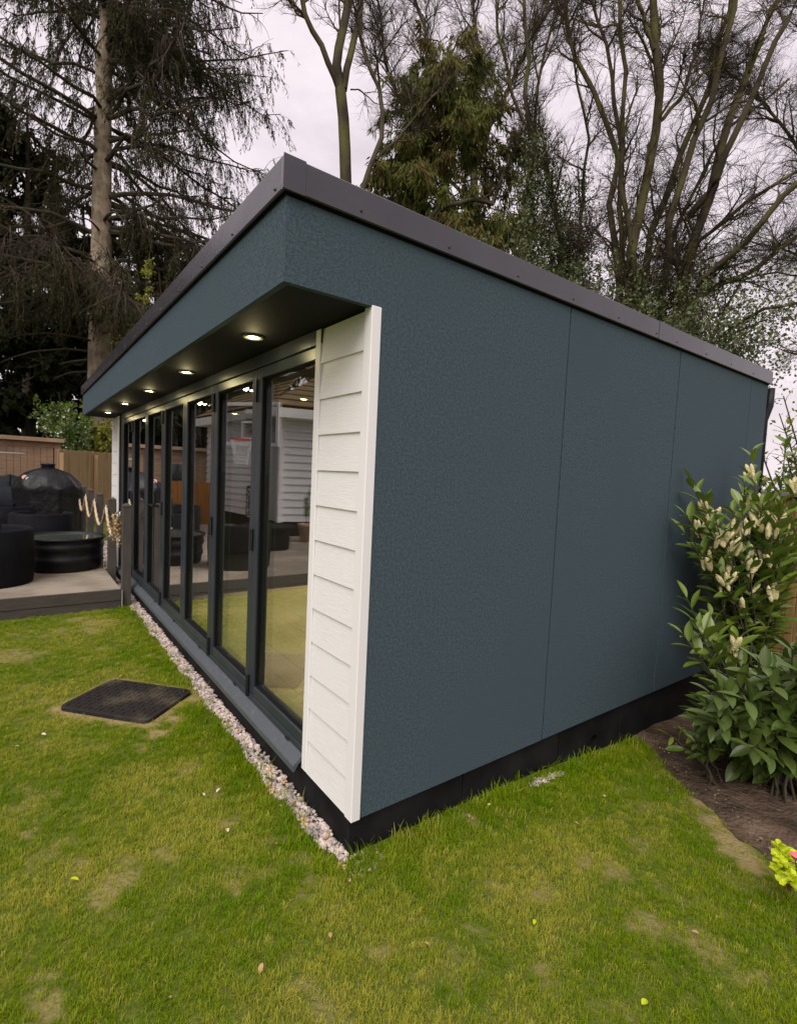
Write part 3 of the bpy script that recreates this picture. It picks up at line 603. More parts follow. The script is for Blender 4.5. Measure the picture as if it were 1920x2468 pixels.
# ------------------------------------------------------------------ things on the deck
tub = empty('stock_tub', (-5.80, -.58, ZD)); tag(tub, 'round black ribbed tub filled with water on the deck', 'tub'); sq = Matrix.Diagonal((1.12, .80, 1, 1))
prof = [(.0, .0), (.40, 0), (.415, .02), (.425, .10), (.437, .11), (.44, .16), (.428, .17), (.435, .25), (.449, .26), (.452, .31), (.442, .32), (.45, .37), (.472, .375), (.478, .395), (.465, .40), (.445, .395), (.43, .34), (.40, .02)]
prof = [(r*.93, z*1.0) for r, z in prof]
o = Geo().lathe((0, 0, 0), prof, 48).build('shell', m_black, tub, smooth=True)
Geo().lathe((0, 0, 0), [(0, .378), (.412, .378)], 40).build('water', m_water, tub)
def barrel(name_loc, rot, label, r=.40, h=.58):
    t = empty('barrel_chair', name_loc); t.rotation_euler = (0, 0, rot); tag(t, label, 'garden chair', 'black barrel chairs on the deck')
    # wraparound shell open at +x
    Geo().lathe((0, 0, 0), [(r-.05, 0.02), (r-.01, 0), (r, .03), (r+.012, .3), (r+.005, h-.02), (r-.012, h), (r-.045, h), (r-.06, h-.03), (r-.055, .02)], 44, .7, 2*math.pi-.7).build('shell', m_rattan, t, smooth=True)
    Geo().lathe((0, 0, 0), [(0, .02), (r-.06, .02), (r-.055, .25), (r-.08, .28), (0, .28)], 40).build('seat', m_rattan, t, smooth=True)
    Geo().lathe((0, 0, 0), [(0, .375), (r-.12, .375), (r-.085, .35), (r-.08, .29), (0, .285)], 36).build('cushion', m_cover2, t, smooth=True)
    return t
barrel((-5.16, -1.30, ZD), math.radians(200), 'large black barrel chair nearest the lawn at the left edge')
c3 = at(100, 1243, 6.9); barrel((c3[0], c3[1], ZD), math.radians(165), 'black barrel chair in front of the covered barbecue', .36, .60)
c2 = at(10, 1232, 7.7); barrel((c2[0], c2[1], ZD), math.radians(120), 'black barrel chair partly hidden behind the nearest barrel chair', .38, .60)
t = empty('fire_table', (-6.5, -2.3, ZD)); tag(t, 'round black low table among the barrel chairs', 'table')
Geo().lathe((0, 0, 0), [(0, .0), (.30, 0), (.31, .05), (.31, .34), (.40, .35), (.40, .39), (0, .39)], 40).build('drum', m_rattan, t, smooth=False)
# covered barbecue
bc = at(116, 1245, 8.75); bb = empty('covered_barbecue', (bc[0], bc[1], ZD)); tag(bb, 'barbecue under a black folded weather cover with round top vent', 'barbecue')
g = Geo(); rings = [(.50, .06, .0), (.50, .30, .01), (.505, .60, .012), (.52, .80, .012), (.53, .86, .02), (.515, .885, .03), (.45, .97, .03), (.36, 1.06, .022), (.25, 1.13, .012), (.14, 1.17, .006), (0.02, 1.175, 0)]
K = 64; Vb = []
r8 = np.random.default_rng(5)
for (r, z, f) in rings:
    for j in range(K):
        a = j*2*math.pi/K; m8 = (a*8/(2*math.pi)) % 1; octo = math.cos(math.pi/8)/math.cos((m8-.5)*math.pi/4); dz = -.035*math.cos(a*8)*(1 if .8 < z < 1.1 else .2)*f/.03
        rr = r*octo*(1+f*.8*math.sin(a*11+z*9)+f*.5*math.sin(a*23+z*17)); Vb.append((rr*math.cos(a+.3), rr*math.sin(a+.3), z+dz))
Fb = [(i*K+j, i*K+(j+1) % K, (i+1)*K+(j+1) % K, (i+1)*K+j) for i in range(len(rings)-1) for j in range(K)]
g.add(Vb, Fb).build('cover', m_cover, bb, smooth=True)
Geo().lathe((0, 0, 0), [(.09, 1.16), (.10, 1.18), (.095, 1.225), (.11, 1.23), (.11, 1.25), (0, 1.255)], 24).build('top_vent', m_black, bb, smooth=True)
for dx, dy in [(.3, .3), (-.3, .3), (.3, -.3), (-.3, -.3)]: Geo().tube([(dx, dy, 0), (dx, dy, .08)], .035, 10).build('castor', m_black, bb)
# small red and white badge on the cover
lp = at(63, 1152, 8.33)-np.array([bc[0], bc[1], ZD])
nrm = Vector(CAM-at(63, 1152, 8.3)).normalized(); rot = (nrm+Vector((0, 0, .5))).to_track_quat('Z', 'Y')
for nm, m, off, rad in [('badge_flame', mat('badge_red', (.75, .42, .36), .6), -.022, .042), ('badge_ring', mat('badge_white', (.75, .75, .75), .6), .03, .03)]:
    g = Geo().lathe((0, 0, 0), [(.0 if off < 0 else rad*.55, 0), (rad, 0), (rad, .004), (.0 if off < 0 else rad*.55, .004)], 14); b_ = g.build(nm, m, bb); b_.location = Vector(lp)+nrm*.03+Vector(RGT)*off+Vector(UPV)*(-off*.5); b_.rotation_mode = 'QUATERNION'; b_.rotation_quaternion = rot
# covered chair behind
cc = at(25, 1230, 9.3); g = Geo(); rg_ = [(.46, 0), (.47, .3), (.45, .62), (.40, .80), (.30, .88), (.12, .91), (0.01, .912)]; K = 40; Vb = []
for r, z in rg_:
    for j in range(K):
        a = j*2*math.pi/K; e_ = (abs(math.cos(a))**4+abs(math.sin(a))**4)**-.25; rr = r*e_*(1+.02*math.sin(a*9+z*5)); Vb.append((rr*math.cos(a), rr*math.sin(a)*.8, z*(1-.12*math.cos(a))))
g.add(Vb, [(i*K+j, i*K+(j+1) % K, (i+1)*K+(j+1) % K, (i+1)*K+j) for i in range(len(rg_)-1) for j in range(K)])
o = g.build('furniture_cover', m_cover2, smooth=True); o.location = (cc[0], cc[1], ZD); tag(o, 'dark grey fitted cover over garden furniture left of the barbecue', 'cover')

# ------------------------------------------------------------------ fences and shed at the left
def fence(name, A, B, z0, z1a, z1b, bw, m, label, cap=None, jitter=.01, extra=None):
    A = np.array(A[:2], float); B = np.array(B[:2], float); Lf = np.linalg.norm(B-A); d = (B-A)/Lf; nrm = np.array([-d[1], d[0]]); f = empty(name, (A[0], A[1], 0)); f.rotation_euler = (0, 0, math.atan2(d[1], d[0])); tag(f, label, 'fence')
    n = int(Lf/bw); me = None
    for i in range(n):
        t = i/n; zt = z1a*(1-t)+z1b*t+rnd.uniform(-jitter, jitter); yo = rnd.uniform(-.004, .004)+(.008 if i % 2 else 0)
        g = Geo().bevbox((i*bw+.002, -.01, z0), ((i+1)*bw-.003, .012, zt), .003); o = g.build('board', m, f); o.location = (0, yo, 0)
    if cap: g = Geo(); g.bevbox((0, -.05, 0), (Lf, .05, .045), .004); o = g.build('cap_rail', cap, f); o.location = (0, 0, z1a+.005); o.rotation_euler = (0, -math.atan2(z1b-z1a, Lf), 0)
    for k in range(int(Lf/1.8)+1): Geo().bevbox((min(k*1.8, Lf-.1), -.11, z0), (min(k*1.8, Lf-.1)+.09, -.02, min(z1a, z1b)-.08), .004).build('post', m, f)
    return f
P1 = at(140, 1084, 11.2); P2 = at(330, 1101, 16.2)
fence('tall_fence', P1, P2, -.1, P1[2]+.02, P2[2]+.05, .125, m_fence, 'weathered brown vertical board fence behind the rope posts')
# shed
S0 = at(143, 1072, 12.0); S1 = np.array([-12.6, -4.4, 0])
dS = (S1[:2]-S0[:2]); LS = np.linalg.norm(dS); dS /= LS
shed = empty('garden_shed', (S0[0], S0[1], 0)); shed.rotation_euler = (0, 0, math.atan2(dS[1], dS[0])); tag(shed, 'weathered wooden shed with flat roof edge behind the barbecue', 'shed')
zt = 1.93; kx = 0
def sbox(n, m, a, b, c=.003): return Geo().bevbox(a, b, c).build(n, m, shed)
# local +x runs away along the front, local -y or +y faces the camera; find out which
nl = Vector((-dS[1], dS[0], 0)); sgn = 1 if nl.dot(Vector(CAM-S0)) > 0 else -1
for k in range(13):
    z = -.0+k*.15
    sbox('cladding_board', m_shed, (1.35, sgn*.0, z), (LS, sgn*(.02+.004*(k % 2)), min(z+.147, zt)))
for k in range(9): sbox('door_board', m_shed, (.12+k*.125, sgn*.0, .1), (.12+k*.125+.121, sgn*(.028+.003*(k % 2)), 1.80))
sbox('door_lintel', m_shedt, (.0, 0, 1.803), (1.35, sgn*.03, zt)); sbox('corner_board', m_shedt, (-.02, -sgn*.05, 0), (.10, sgn*.045, zt)); sbox('corner_board', m_shedt, (1.25, sgn*.0, 0), (1.347, sgn*.05, 1.80))
sbox('side_wall', m_shed, (0, -sgn*2.2, 0), (.03, -sgn*.052, zt)); sbox('rear_wall', m_shed, (.032, -sgn*2.2, 0), (LS, -sgn*2.17, zt)); sbox('side_wall', m_shed, (LS-.03, -sgn*2.165, 0), (LS, -sgn*.005, zt))
sbox('roof', m_shedt, (-.08, -sgn*2.3, zt+.002), (LS+.1, sgn*.18, zt+.09)); 
hg = sbox('hinge', m_steel, (1.15, sgn*.034, 1.62), (.65, sgn*.040, 1.655)); sbox('hinge', m_steel, (1.15, sgn*.034, .5), (.65, sgn*.040, .535))
for wx in (1.75, 2.75):
    w_ = sbox('window', m_shedt, (wx, sgn*.026, 1.0), (wx+.75, sgn*.05, 1.62)); Geo().box((wx+.05, sgn*.051, 1.05), (wx+.70, sgn*.054, 1.57)).build('pane', mat('dark_window_pane', (.02, .025, .03), .08, spec=.8), w_)
# low orange fence in front of the shed
Q0 = at(62, 1160, 10.9); Q1 = np.array([-10.9, -3.0, 0]); 
fence('low_fence', Q0, Q1, .0, 1.16, 1.16, .12, m_fence2, 'orange brown low board fence in front of the shed')
# orange fence with slatted top, seen in the glass beside the shed
A2 = mirr(at(432, 1100, 14.5)); B2 = mirr(at(600, 1105, 13.5)); A2 = np.array([-12.4, -4.6, 0]); B2 = np.array([-11.0, -8.5, 0])
fo = fence('slatted_top_fence', A2, B2, 0, 1.45, 1.45, .12, m_fence2, 'orange brown board fence with horizontal slatted top mirrored in the doors')
for k in range(9): Geo().bevbox((0, -.01, 1.46+k*.05), (4.1, .01, 1.46+k*.05+.034), .003).build('slat', m_fence2, fo)

# ------------------------------------------------------------------ house mirrored in the doors
hc = mirr(at(672, 1257, 10.2)); hr = mirr(at(790, 1263, 10.6)); hl = mirr(at(500, 1225, 13.2))
house = empty('bungalow', (0, 0, 0)); tag(house, 'white board clad bungalow with tiled roof mirrored in the doors', 'house')
ZH0, ZH1 = .50, 2.56
def wall(A, B, z0, z1, name='cladding_board', step=.15):
    A = np.array(A[:2]); B = np.array(B[:2]); d = B-A; Lw = np.linalg.norm(d); d /= Lw; nn = np.array([-d[1], d[0]]); ctr = np.array([1.58, 1.1]); 
    if nn @ (ctr-A) < 0: nn = -nn
    z = z0; 
    while z < z1-.02:
        g = Geo(); t0, t1 = .034, .004; zz = min(z+step-.002, z1); P = []
        for (q, off, h) in [(A, t0, z), (B, t0, z), (B, t1, zz), (A, t1, zz), (A, -.03, z), (B, -.03, z), (B, -.03, zz), (A, -.03, zz)]: P.append((*(q+nn*off), h))
        g.poly(P, [(0, 1, 2, 3), (4, 5, 1, 0), (3, 2, 6, 7), (5, 4, 7, 6), (0, 3, 7, 4), (1, 5, 6, 2)]); g.build(name, m_white2, house); z += step
    return nn, d, Lw
dR = (hr[:2]-hc[:2]); dR /= np.linalg.norm(dR); hR = hc[:2]+dR*6.0
n1w, d1w, _ = wall(hc, hR, ZH0, ZH1); n2w, d2w, _ = wall(hc+0*hl, hc[:2]+(hl[:2]-hc[:2])/np.linalg.norm(hl[:2]-hc[:2])*4.0, ZH0, ZH1)
hL = hc[:2]+(hl[:2]-hc[:2])/np.linalg.norm(hl[:2]-hc[:2])*4.0
pc = hc[:2]+(n1w+n2w)*.012; Geo().bevbox((pc[0]-.05, pc[1]-.05, ZH0-.02), (pc[0]+.05, pc[1]+.05, ZH1), .004).build('corner_trim', m_trim, house)
def quadbox(name, m, pts, th):
    P = np.array(pts, float); n_ = np.cross(P[1]-P[0], P[3]-P[0]); n_ /= np.linalg.norm(n_); Q = P-n_*th
    Geo().poly(list(P)+list(Q), [(0, 1, 2, 3), (7, 6, 5, 4), (0, 4, 5, 1), (1, 5, 6, 2), (2, 6, 7, 3), (3, 7, 4, 0)]).build(name, m, house)
# dark base under the cladding
for A, B in ((hc[:2], hR), (hc[:2], hL)):
    inn = -(n1w+n2w)*.06; quadbox('base_wall', m_plinth, [(*(A+inn), -.05), (*(B+inn), -.05), (*(B+inn), ZH0-.003), (*(A+inn), ZH0-.003)], .05)
# roof: eave boards and tile courses on the slope above the long wall
slope = math.radians(33); ov = .35; E0 = hc[:2]+n1w*ov-d1w*ov; E1 = hR+n1w*ov; zE = ZH1+.0
quadbox('eave_board', m_trim, [(*E0, zE-.02), (*E1, zE-.02), (*E1, zE+.16), (*E0, zE+.16)], .03)
E2 = hL+n2w*ov; quadbox('eave_board', m_trim, [(*E0, zE-.021), (*E2, zE-.021), (*E2, zE+.159), (*E0, zE+.159)], .031)
nc = 20; 
for k in range(nc):
    r0, r1 = k*.25, (k+1)*.25+.03; a0 = E0-n1w*r0*math.cos(slope)-n2w*0+d1w*0; hip0 = r0*math.cos(slope); hip1 = r1*math.cos(slope)
    z0_, z1_ = zE+.18+r0*math.sin(slope)+.03, zE+.18+r1*math.sin(slope)
    quadbox('roof_course', m_rooft, [(*(E0-n1w*hip0+d1w*hip0*.95), z0_), (*(E1-n1w*hip0), z0_), (*(E1-n1w*hip1), z1_), (*(E0-n1w*hip1+d1w*hip1*.95), z1_)], .02)
    quadbox('roof_course', m_rooft, [(*(E0-n2w*hip0*1.0+d2w*hip0*.95), z0_), (*(E2-n2w*hip0), z0_), (*(E2-n2w*hip1), z1_), (*(E0-n2w*hip1+d2w*hip1*.95), z1_)], .02)
quadbox('eave_soffit', m_trim, [(*(E0-(n1w+n2w)*.035), zE-.01), (*(E1-n1w*.035), zE-.01), (*(E1-n1w*(ov+.05)), zE-.01), (*(hc[:2]-n1w*.05), zE-.01)], -.02)
quadbox('eave_soffit', m_trim, [(*(E0-(n1w+n2w)*.036), zE-.012), (*(E2-n2w*.035), zE-.012), (*(E2-n2w*(ov+.05)), zE-.012), (*(hc[:2]-n2w*.05), zE-.012)], -.02)
for A_, B_, nn_ in ((E0, E1, n1w), (E0, E2, n2w)):
    quadbox('roof_base', m_rooft, [(*(A_-nn_*.04), zE+.15), (*(B_-nn_*.04), zE+.15), (*(B_-nn_*.9), zE+.15+.86*math.tan(slope)-.03), (*(A_-nn_*.9+(B_-A_)/np.linalg.norm(B_-A_)*.9), zE+.15+.86*math.tan(slope)-.03)], .02)
# wall lamp and meter box on the bright wall
def onwall(s, z, w, h, th, name, m):
    c = hc[:2]+d1w*s+n1w*(.02+th/2); o = Geo().bevbox((-w/2, -th/2, -h/2), (w/2, th/2, h/2), .004).build(name, m, house); o.location = (c[0], c[1], z); o.rotation_euler = (0, 0, math.atan2(d1w[1], d1w[0]))
onwall(.95, 1.95, .10, .28, .10, 'wall_lamp', mat('lamp_grey', (.2, .2, .2), .4)); onwall(1.25, 1.93, .22, .20, .05, 'vent_cover', mat('vent_grey', (.5, .5, .52), .5))
# basketball hoop on the deck
hb = mirr(at(606, 1262, 10.0)); hoop = empty('basketball_hoop', (hb[0], hb[1], ZD)); tag(hoop, 'portable basketball hoop with clear white edged backboard on the deck', 'basketball hoop')
bbL = mirr(at(540, 1018, 9.6)); bbR = mirr(at(673, 1027, 9.2)); cb = (bbL+bbR)/2; ax = bbR-bbL; ax[2] = 0; wB = np.linalg.norm(ax); ax /= wB; angB = math.atan2(ax[1], ax[0])
zc = cb[2]; hB = wB*.66
def hob(g, name, m, par=hoop, **p):
    o = g.build(name, m, par, **p); o.location = (cb[0]-hb[0], cb[1]-hb[1], zc-ZD); o.rotation_euler = (0, 0, angB); return o
g = Geo(); w, h = wB/2, hB/2
for a, b in [((-w, -.02, -h), (w, .02, -h+.065)), ((-w, -.02, h-.06), (w, .02, h)), ((-w, -.019, -h+.065), (-w+.06, .019, h-.06)), ((w-.06, -.019, -h+.065), (w, .019, h-.06))]: g.bevbox(a, b, .004)
hob(g, 'backboard_frame', m_trim)
hob(Geo().box((-w+.05, -.006, -h+.055), (w-.05, .006, h-.055)), 'backboard', glass_mat('clear_acrylic', 1.2, (.78, .78, .80)))
g = Geo(); a_, b_, lo_ = .19, .30, -h+.12
for p, q in [((-a_, -.024, lo_), (a_, -.021, lo_+.035)), ((-a_, -.024, lo_+b_), (a_, -.021, lo_+b_+.035)), ((-a_, -.024, lo_+.035), (-a_+.035, -.021, lo_+b_)), ((a_-.035, -.024, lo_+.035), (a_, -.021, lo_+b_))]: g.box(p, q); g.box((p[0], .021, p[2]), (q[0], .024, q[2]))
hob(g, 'target_square', m_petal)
sF = 1 if (np.array([-ax[1], ax[0], 0]) @ np.array([2., 4., 0])) > 0 else -1
t_ = np.linspace(0, 2*math.pi, 25); g = Geo(); g.tube([(.2*math.cos(a), sF*(.26+.2*math.sin(a)), lo_-.02) for a in t_], .012, 6, cap=False); hob(g, 'rim', mat('red_rim', (.5, .06, .03), .5), smooth=True)
g = Geo()
for k in range(12):
    for s_ in (1, -1):
        a0 = k*math.pi/6; pts = [(r*math.cos(a0+s_*i*.26), sF*(.26+r*math.sin(a0+s_*i*.26)), lo_-.03-i*.11) for i, r in enumerate([.19, .17, .14, .12, .12])]; g.tube(pts, .005, 4)
hob(g, 'net', mat('net_cord', (.7, .7, .7), .8))
g = Geo(); top = Vector((cb[0]-hb[0], cb[1]-hb[1], zc-ZD-.1)); bk = Vector((-ax[1], ax[0], 0))*(-sF)
g.tube([(0, 0, .15), tuple(bk*.0+Vector((0, 0, 1.0))), tuple(top*.55+bk*.35+Vector((0, 0, .35))), tuple(top+bk*.06)], .045, 10); g.tube([tuple(Vector((0, 0, .9))+bk*.3), tuple(top+bk*.1+Vector((0, 0, -.25)))], .03, 8)
g.build('pole', m_black, hoop, smooth=True)
g = Geo().bevbox((-.09, -.09, .35), (.09, .09, 1.0), .02); pad = g.build('pole_pad', m_black, hoop); pad.rotation_euler = (0, 0, angB)
tf = Vector((-ax[1], ax[0], 0))*sF
for i_, ch_ in enumerate('AXOUNG'):
    cu = bpy.data.curves.new('letter', 'FONT'); cu.body = ch_; cu.size = .115; cu.align_x = 'CENTER'; cu.extrude = .001
    to = bpy.data.objects.new('letter', cu); COL.objects.link(to); bpy.context.view_layer.update(); tm = bpy.data.meshes.new_from_object(to.evaluated_get(bpy.context.evaluated_depsgraph_get())); COL.objects.unlink(to); bpy.data.objects.remove(to); tm.materials.clear(); tm.materials.append(m_petal)
    lo_ = bpy.data.objects.new('letter', tm); COL.objects.link(lo_); lo_.parent = pad; lo_.matrix_local = Matrix.Rotation(-angB, 4, 'Z') @ Matrix.Translation(tf*.093+Vector((0, 0, .88-.098*i_))) @ tf.to_track_quat('Z', 'Y').to_matrix().to_4x4()
g = Geo()
for k_ in range(7): g.box((-.12+k_*.036, sF*.021, h-.20-.012*math.sin(k_*2.1)), (-.12+k_*.036+.026, sF*.024, h-.13+.01*math.sin(k_*1.7)))
hob(g, 'board_wordmark', m_petal)
g = Geo(); 
for i, (a, b) in enumerate([(.35, 0), (-.35, 0)]): pass
g.poly([(-.4, -.3, 0), (.4, -.3, 0), (.4, .5, 0), (-.4, .5, 0), (-.3, -.2, .2), (.3, -.2, .2), (.22, .38, .26), (-.22, .38, .26)], [(0, 3, 2, 1), (4, 5, 6, 7), (0, 1, 5, 4), (1, 2, 6, 5), (2, 3, 7, 6), (3, 0, 4, 7)])
bs = g.build('water_base', m_black, hoop); bs.rotation_euler = (0, 0, angB if sF < 0 else angB+math.pi)
# potted olive by the house wall
pp = mirr(at(738, 1266, 9.6)); pot = empty('potted_tree', (pp[0], pp[1], ZD)); tag(pot, 'small leafy tree in a pale terracotta pot by the house wall', 'potted plant')
Geo().lathe((0, 0, 0), [(0, 0), (.11, 0), (.15, .28), (.165, .29), (.165, .34), (.14, .34), (.13, .30), (0, .30)], 24).build('pot', m_terra, pot, smooth=True)
g = Geo(); st = np.array([[(0, 0, .3), (.01, .01, .5), (-.02, .01, .7), (.02, 0, .95)]], float); tubes(g, st, np.array([[.012, .01, .008, .004]]), 6); B1, R1 = grow(st, np.array([[.012, .01, .008, .004]]), 16, (.12, .28), .004, bias=(0, 0, .4)); tubes(g, B1, R1, 3); g.build('stem', m_stem, pot)
g = Geo(); p, tn = sample(B1, 260); cards(g, p, tn+rng.normal(size=p.shape)*.7, .065, .018); g.build('foliage', m_bush, pot)

# ------------------------------------------------------------------ trees
def spruce():
    t = empty('spruce_tree', (0, 0, 0)); d0 = 16.8; K = d0/10.6
    pl = [at(240, 1250, d0), at(243, 893, d0), at(245, 600, d0+.1), at(249, 300, d0+.2), at(257, 0, d0+.3), at(264, -400, d0+.4), at(272, -900, d0+.5)]
    pl[0][2] = -.2; tag(t, 'tall spruce with thick pale trunk and drooping needled branches', 'tree')
    P = poly_resample(pl, 40)[None]; z = P[0, :, 2]; R = (.425-.0132*z)[None]; R = np.maximum(R, .05)
    g = Geo(); Pn = P.copy(); Pn[0, :, :2] += rng.normal(size=(40, 2))*.015; tubes(g, Pn, R*(1+.03*rng.normal(size=R.shape)), 20); g.build('trunk', m_bark_s, t, smooth=True)
    r = np.random.default_rng(21)
    allP = []; allR = []
    n = 170; hz = np.concatenate([r.uniform(6.3, 21.5, 140), r.uniform(21, 27, 30)]); az = r.uniform(0, 2*math.pi, n); az[:50] = r.uniform(0.2, 1.9, 50)
    for h, a in zip(hz, az):
        base = np.array([np.interp(h, z, P[0, :, i]) for i in range(3)]); d = np.array([math.cos(a), math.sin(a)]); Lb = (6.3 if h < 15 else 6.3-.36*(h-15))*r.uniform(.6, 1.08)
        s = np.linspace(0, 1, 9); up = r.uniform(-.05, .25); dz = Lb*(up*s-.42*s**2+.26*s**4); side = np.array([-d[1], d[0]])*r.normal()*.25
        q = base[None]+np.concatenate([(d[None]*s[:, None]*Lb+side[None]*s[:, None]**2*Lb*.5), dz[:, None]], 1); q[1:-1] += r.normal(size=(7, 3))*.07
        allP.append(q); allR.append(np.linspace(.065, .012, 9)*r.uniform(.8, 1.3))
    BP, BR = np.array(allP), np.array(allR)
    g = Geo(); tubes(g, BP, BR, 6)
    dp = []; dr = []
    for h in r.uniform(4.0, 9.5, 44):
        a = r.uniform(0, 6.28); base = np.array([np.interp(h, z, P[0, :, i]) for i in range(3)]); d = np.array([math.cos(a), math.sin(a)]); Lb = r.choice([.5, 1.2, 2.1, 3.4])*r.uniform(.7, 1.2); s = np.linspace(0, 1, 7); dz = Lb*(.15*s-.42*s**2)
        q = base[None]+np.concatenate([d[None]*s[:, None]*Lb, dz[:, None]], 1)+np.cumsum(r.normal(size=(7, 3))*.03, 0)*s[:, None]; dp.append(q); dr.append(np.linspace(.05, .012, 7)*r.uniform(.7, 1.2))
    DP, DR = np.array(dp), np.array(dr); tubes(g, DP, DR, 6); D2, E2_ = grow(DP, DR, 120, (.4, 1.3), .014, ang=(.5, 1.1), wig=.2, droop=-.06, rng=r); tubes(g, D2, E2_, 4)
    B2_, R2_ = grow(BP, BR, 3600, (.7, 1.9), .017, ang=(.7, 1.25), bias=(0, 0, -.35), tr=(.10, 1), segs=6, wig=.12, droop=-.14, rng=r, fall=.35); tubes(g, B2_, R2_, 3)
    g.build('branch', m_bark_d, t)
    g = Geo(); B3, R3 = grow(B2_, R2_, 34000, (.25, .75), .007, ang=(.4, .9), bias=(0, 0, -1.1), tr=(.1, 1), segs=3, wig=.10, droop=-.30, rng=r, fall=.2); tubes(g, B3, R3*.9, 3); g.build('hanging_twigs', m_twig, t, kind='stuff')
    g = Geo(); dens = vnoise(B3[:, 0, 0]*.6, B3[:, 0, 2]*.6+B3[:, 0, 1]*.6, 1.0, 77); B3f = B3[dens > .25]
    p, tn = sample(B3f, 190000, r); cards(g, p, tn+r.normal(size=p.shape)*.38, r.uniform(.08, .17, len(p)), r.uniform(.018, .036, len(p)), r); g.build('crown', m_needle, t, kind='stuff')
spruce()

def conifer(name, base, H, Rr, n, m, label, z0=.3, cl=(.14, .3), cw=(.03, .07), hang=-.5, seed=1, limbs=60, taper=1.0, bark=m_bark_d, catg='tree'):
    r = np.random.default_rng(seed); t = empty(name, tuple(base)); tag(t, label, catg)
    s = np.linspace(0, 1, 10); P = np.stack([r.normal(size=10)*.03, r.normal(size=10)*.03, s*H*.97], -1)[None]; R = (np.linspace(.16, .02, 10)*H/8)[None]
    g = Geo(); tubes(g, P, R, 8); g.build('trunk', bark, t, smooth=True)
    hz = r.uniform(z0, H*.95, limbs); az = r.uniform(0, 6.28, limbs); LP = []
    for h, a in zip(hz, az):
        f = 1-(h-z0)/(H-z0); Lb = Rr*(f**(.6*taper)+.12)*r.uniform(.6, 1.15); q = np.linspace(0, 1, 6); LP.append(np.stack([math.cos(a)*q*Lb, math.sin(a)*q*Lb, h+Lb*(.25*q-.35*q**2)], -1)+r.normal(size=(6, 3))*.04)
    LP = np.array(LP); LR = np.repeat(np.linspace(.03, .006, 6)[None], limbs, 0); B, BRr = grow(LP, LR, limbs*14, (.3, Rr*.45), .008, ang=(.5, 1.2), bias=(0, 0, hang*.5), segs=4, wig=.2, droop=hang*.2, rng=r)
    g = Geo(); tubes(g, LP, LR, 5); tubes(g, B, BRr, 3); g.build('branch', bark, t)
    g = Geo(); p, tn = sample(B, n, r, (.1, 1)); p = p+r.normal(size=p.shape)*.06; cards(g, p, tn+r.normal(size=p.shape)*.6+np.array([0, 0, hang]), r.uniform(*cl, n), r.uniform(*cw, n), r); g.build('crown', m, t, kind='stuff')
    return t
# dark evergreens behind the left fence
def gpos(px, py, d): p = at(px, py, d); return (p[0], p[1], 0)
conifer('evergreen_tree', gpos(70, 1100, 19.5), 14.5, 3.4, 60000, m_needle2, 'dark evergreen behind the shed left of the spruce trunk', seed=31, limbs=90, cl=(.18, .34), cw=(.06, .12))
conifer('evergreen_tree', gpos(-150, 1100, 20), 13, 3.4, 40000, m_needle2, 'dark evergreen at the left edge of the picture behind the shed', seed=32, limbs=90, cl=(.18, .36), cw=(.06, .12))
conifer('evergreen_tree', gpos(200, 1100, 22), 12.5, 3.4, 50000, m_needle2, 'dark evergreen directly behind the spruce trunk and leafy bush', seed=33, limbs=90, cl=(.18, .36), cw=(.07, .13))
conifer('evergreen_tree', gpos(370, 1100, 24), 11.5, 3.2, 30000, m_olive, 'olive green conifer just right of the spruce trunk above the roof', seed=34, limbs=70, cl=(.18, .36), cw=(.06, .11))
hl_ = ['dark evergreen beyond the fence, nearest the shed, mirrored in the glass', 'tallest dark evergreen beyond the slatted fence, middle of the mirrored row', 'dark evergreen beyond the slatted fence nearest the bungalow, mirrored in the glass']
for i, (x, y, h) in enumerate([(-15.5, -3.8, 9), (-15, -7.2, 10), (-14.5, -10.5, 9)]):
    tt = conifer('evergreen_tree', (x, y, 0), h, 2.6, 13000, m_needle2, hl_[i], seed=40+i, limbs=70, cl=(.25, .45), cw=(.1, .18)); tt['group'] = 'evergreens beyond the slatted fence'
# olive weeping conifer in the middle
mc = at(1030, 1150, 17); conifer('weeping_conifer', (mc[0], mc[1], 0), 15.6, 3.5, 130000, m_olive, 'olive green weeping conifer behind the middle of the roof', z0=4, seed=51, limbs=190, hang=-1.1, cl=(.16, .34), cw=(.03, .06), taper=.8, bark=m_bark_m)

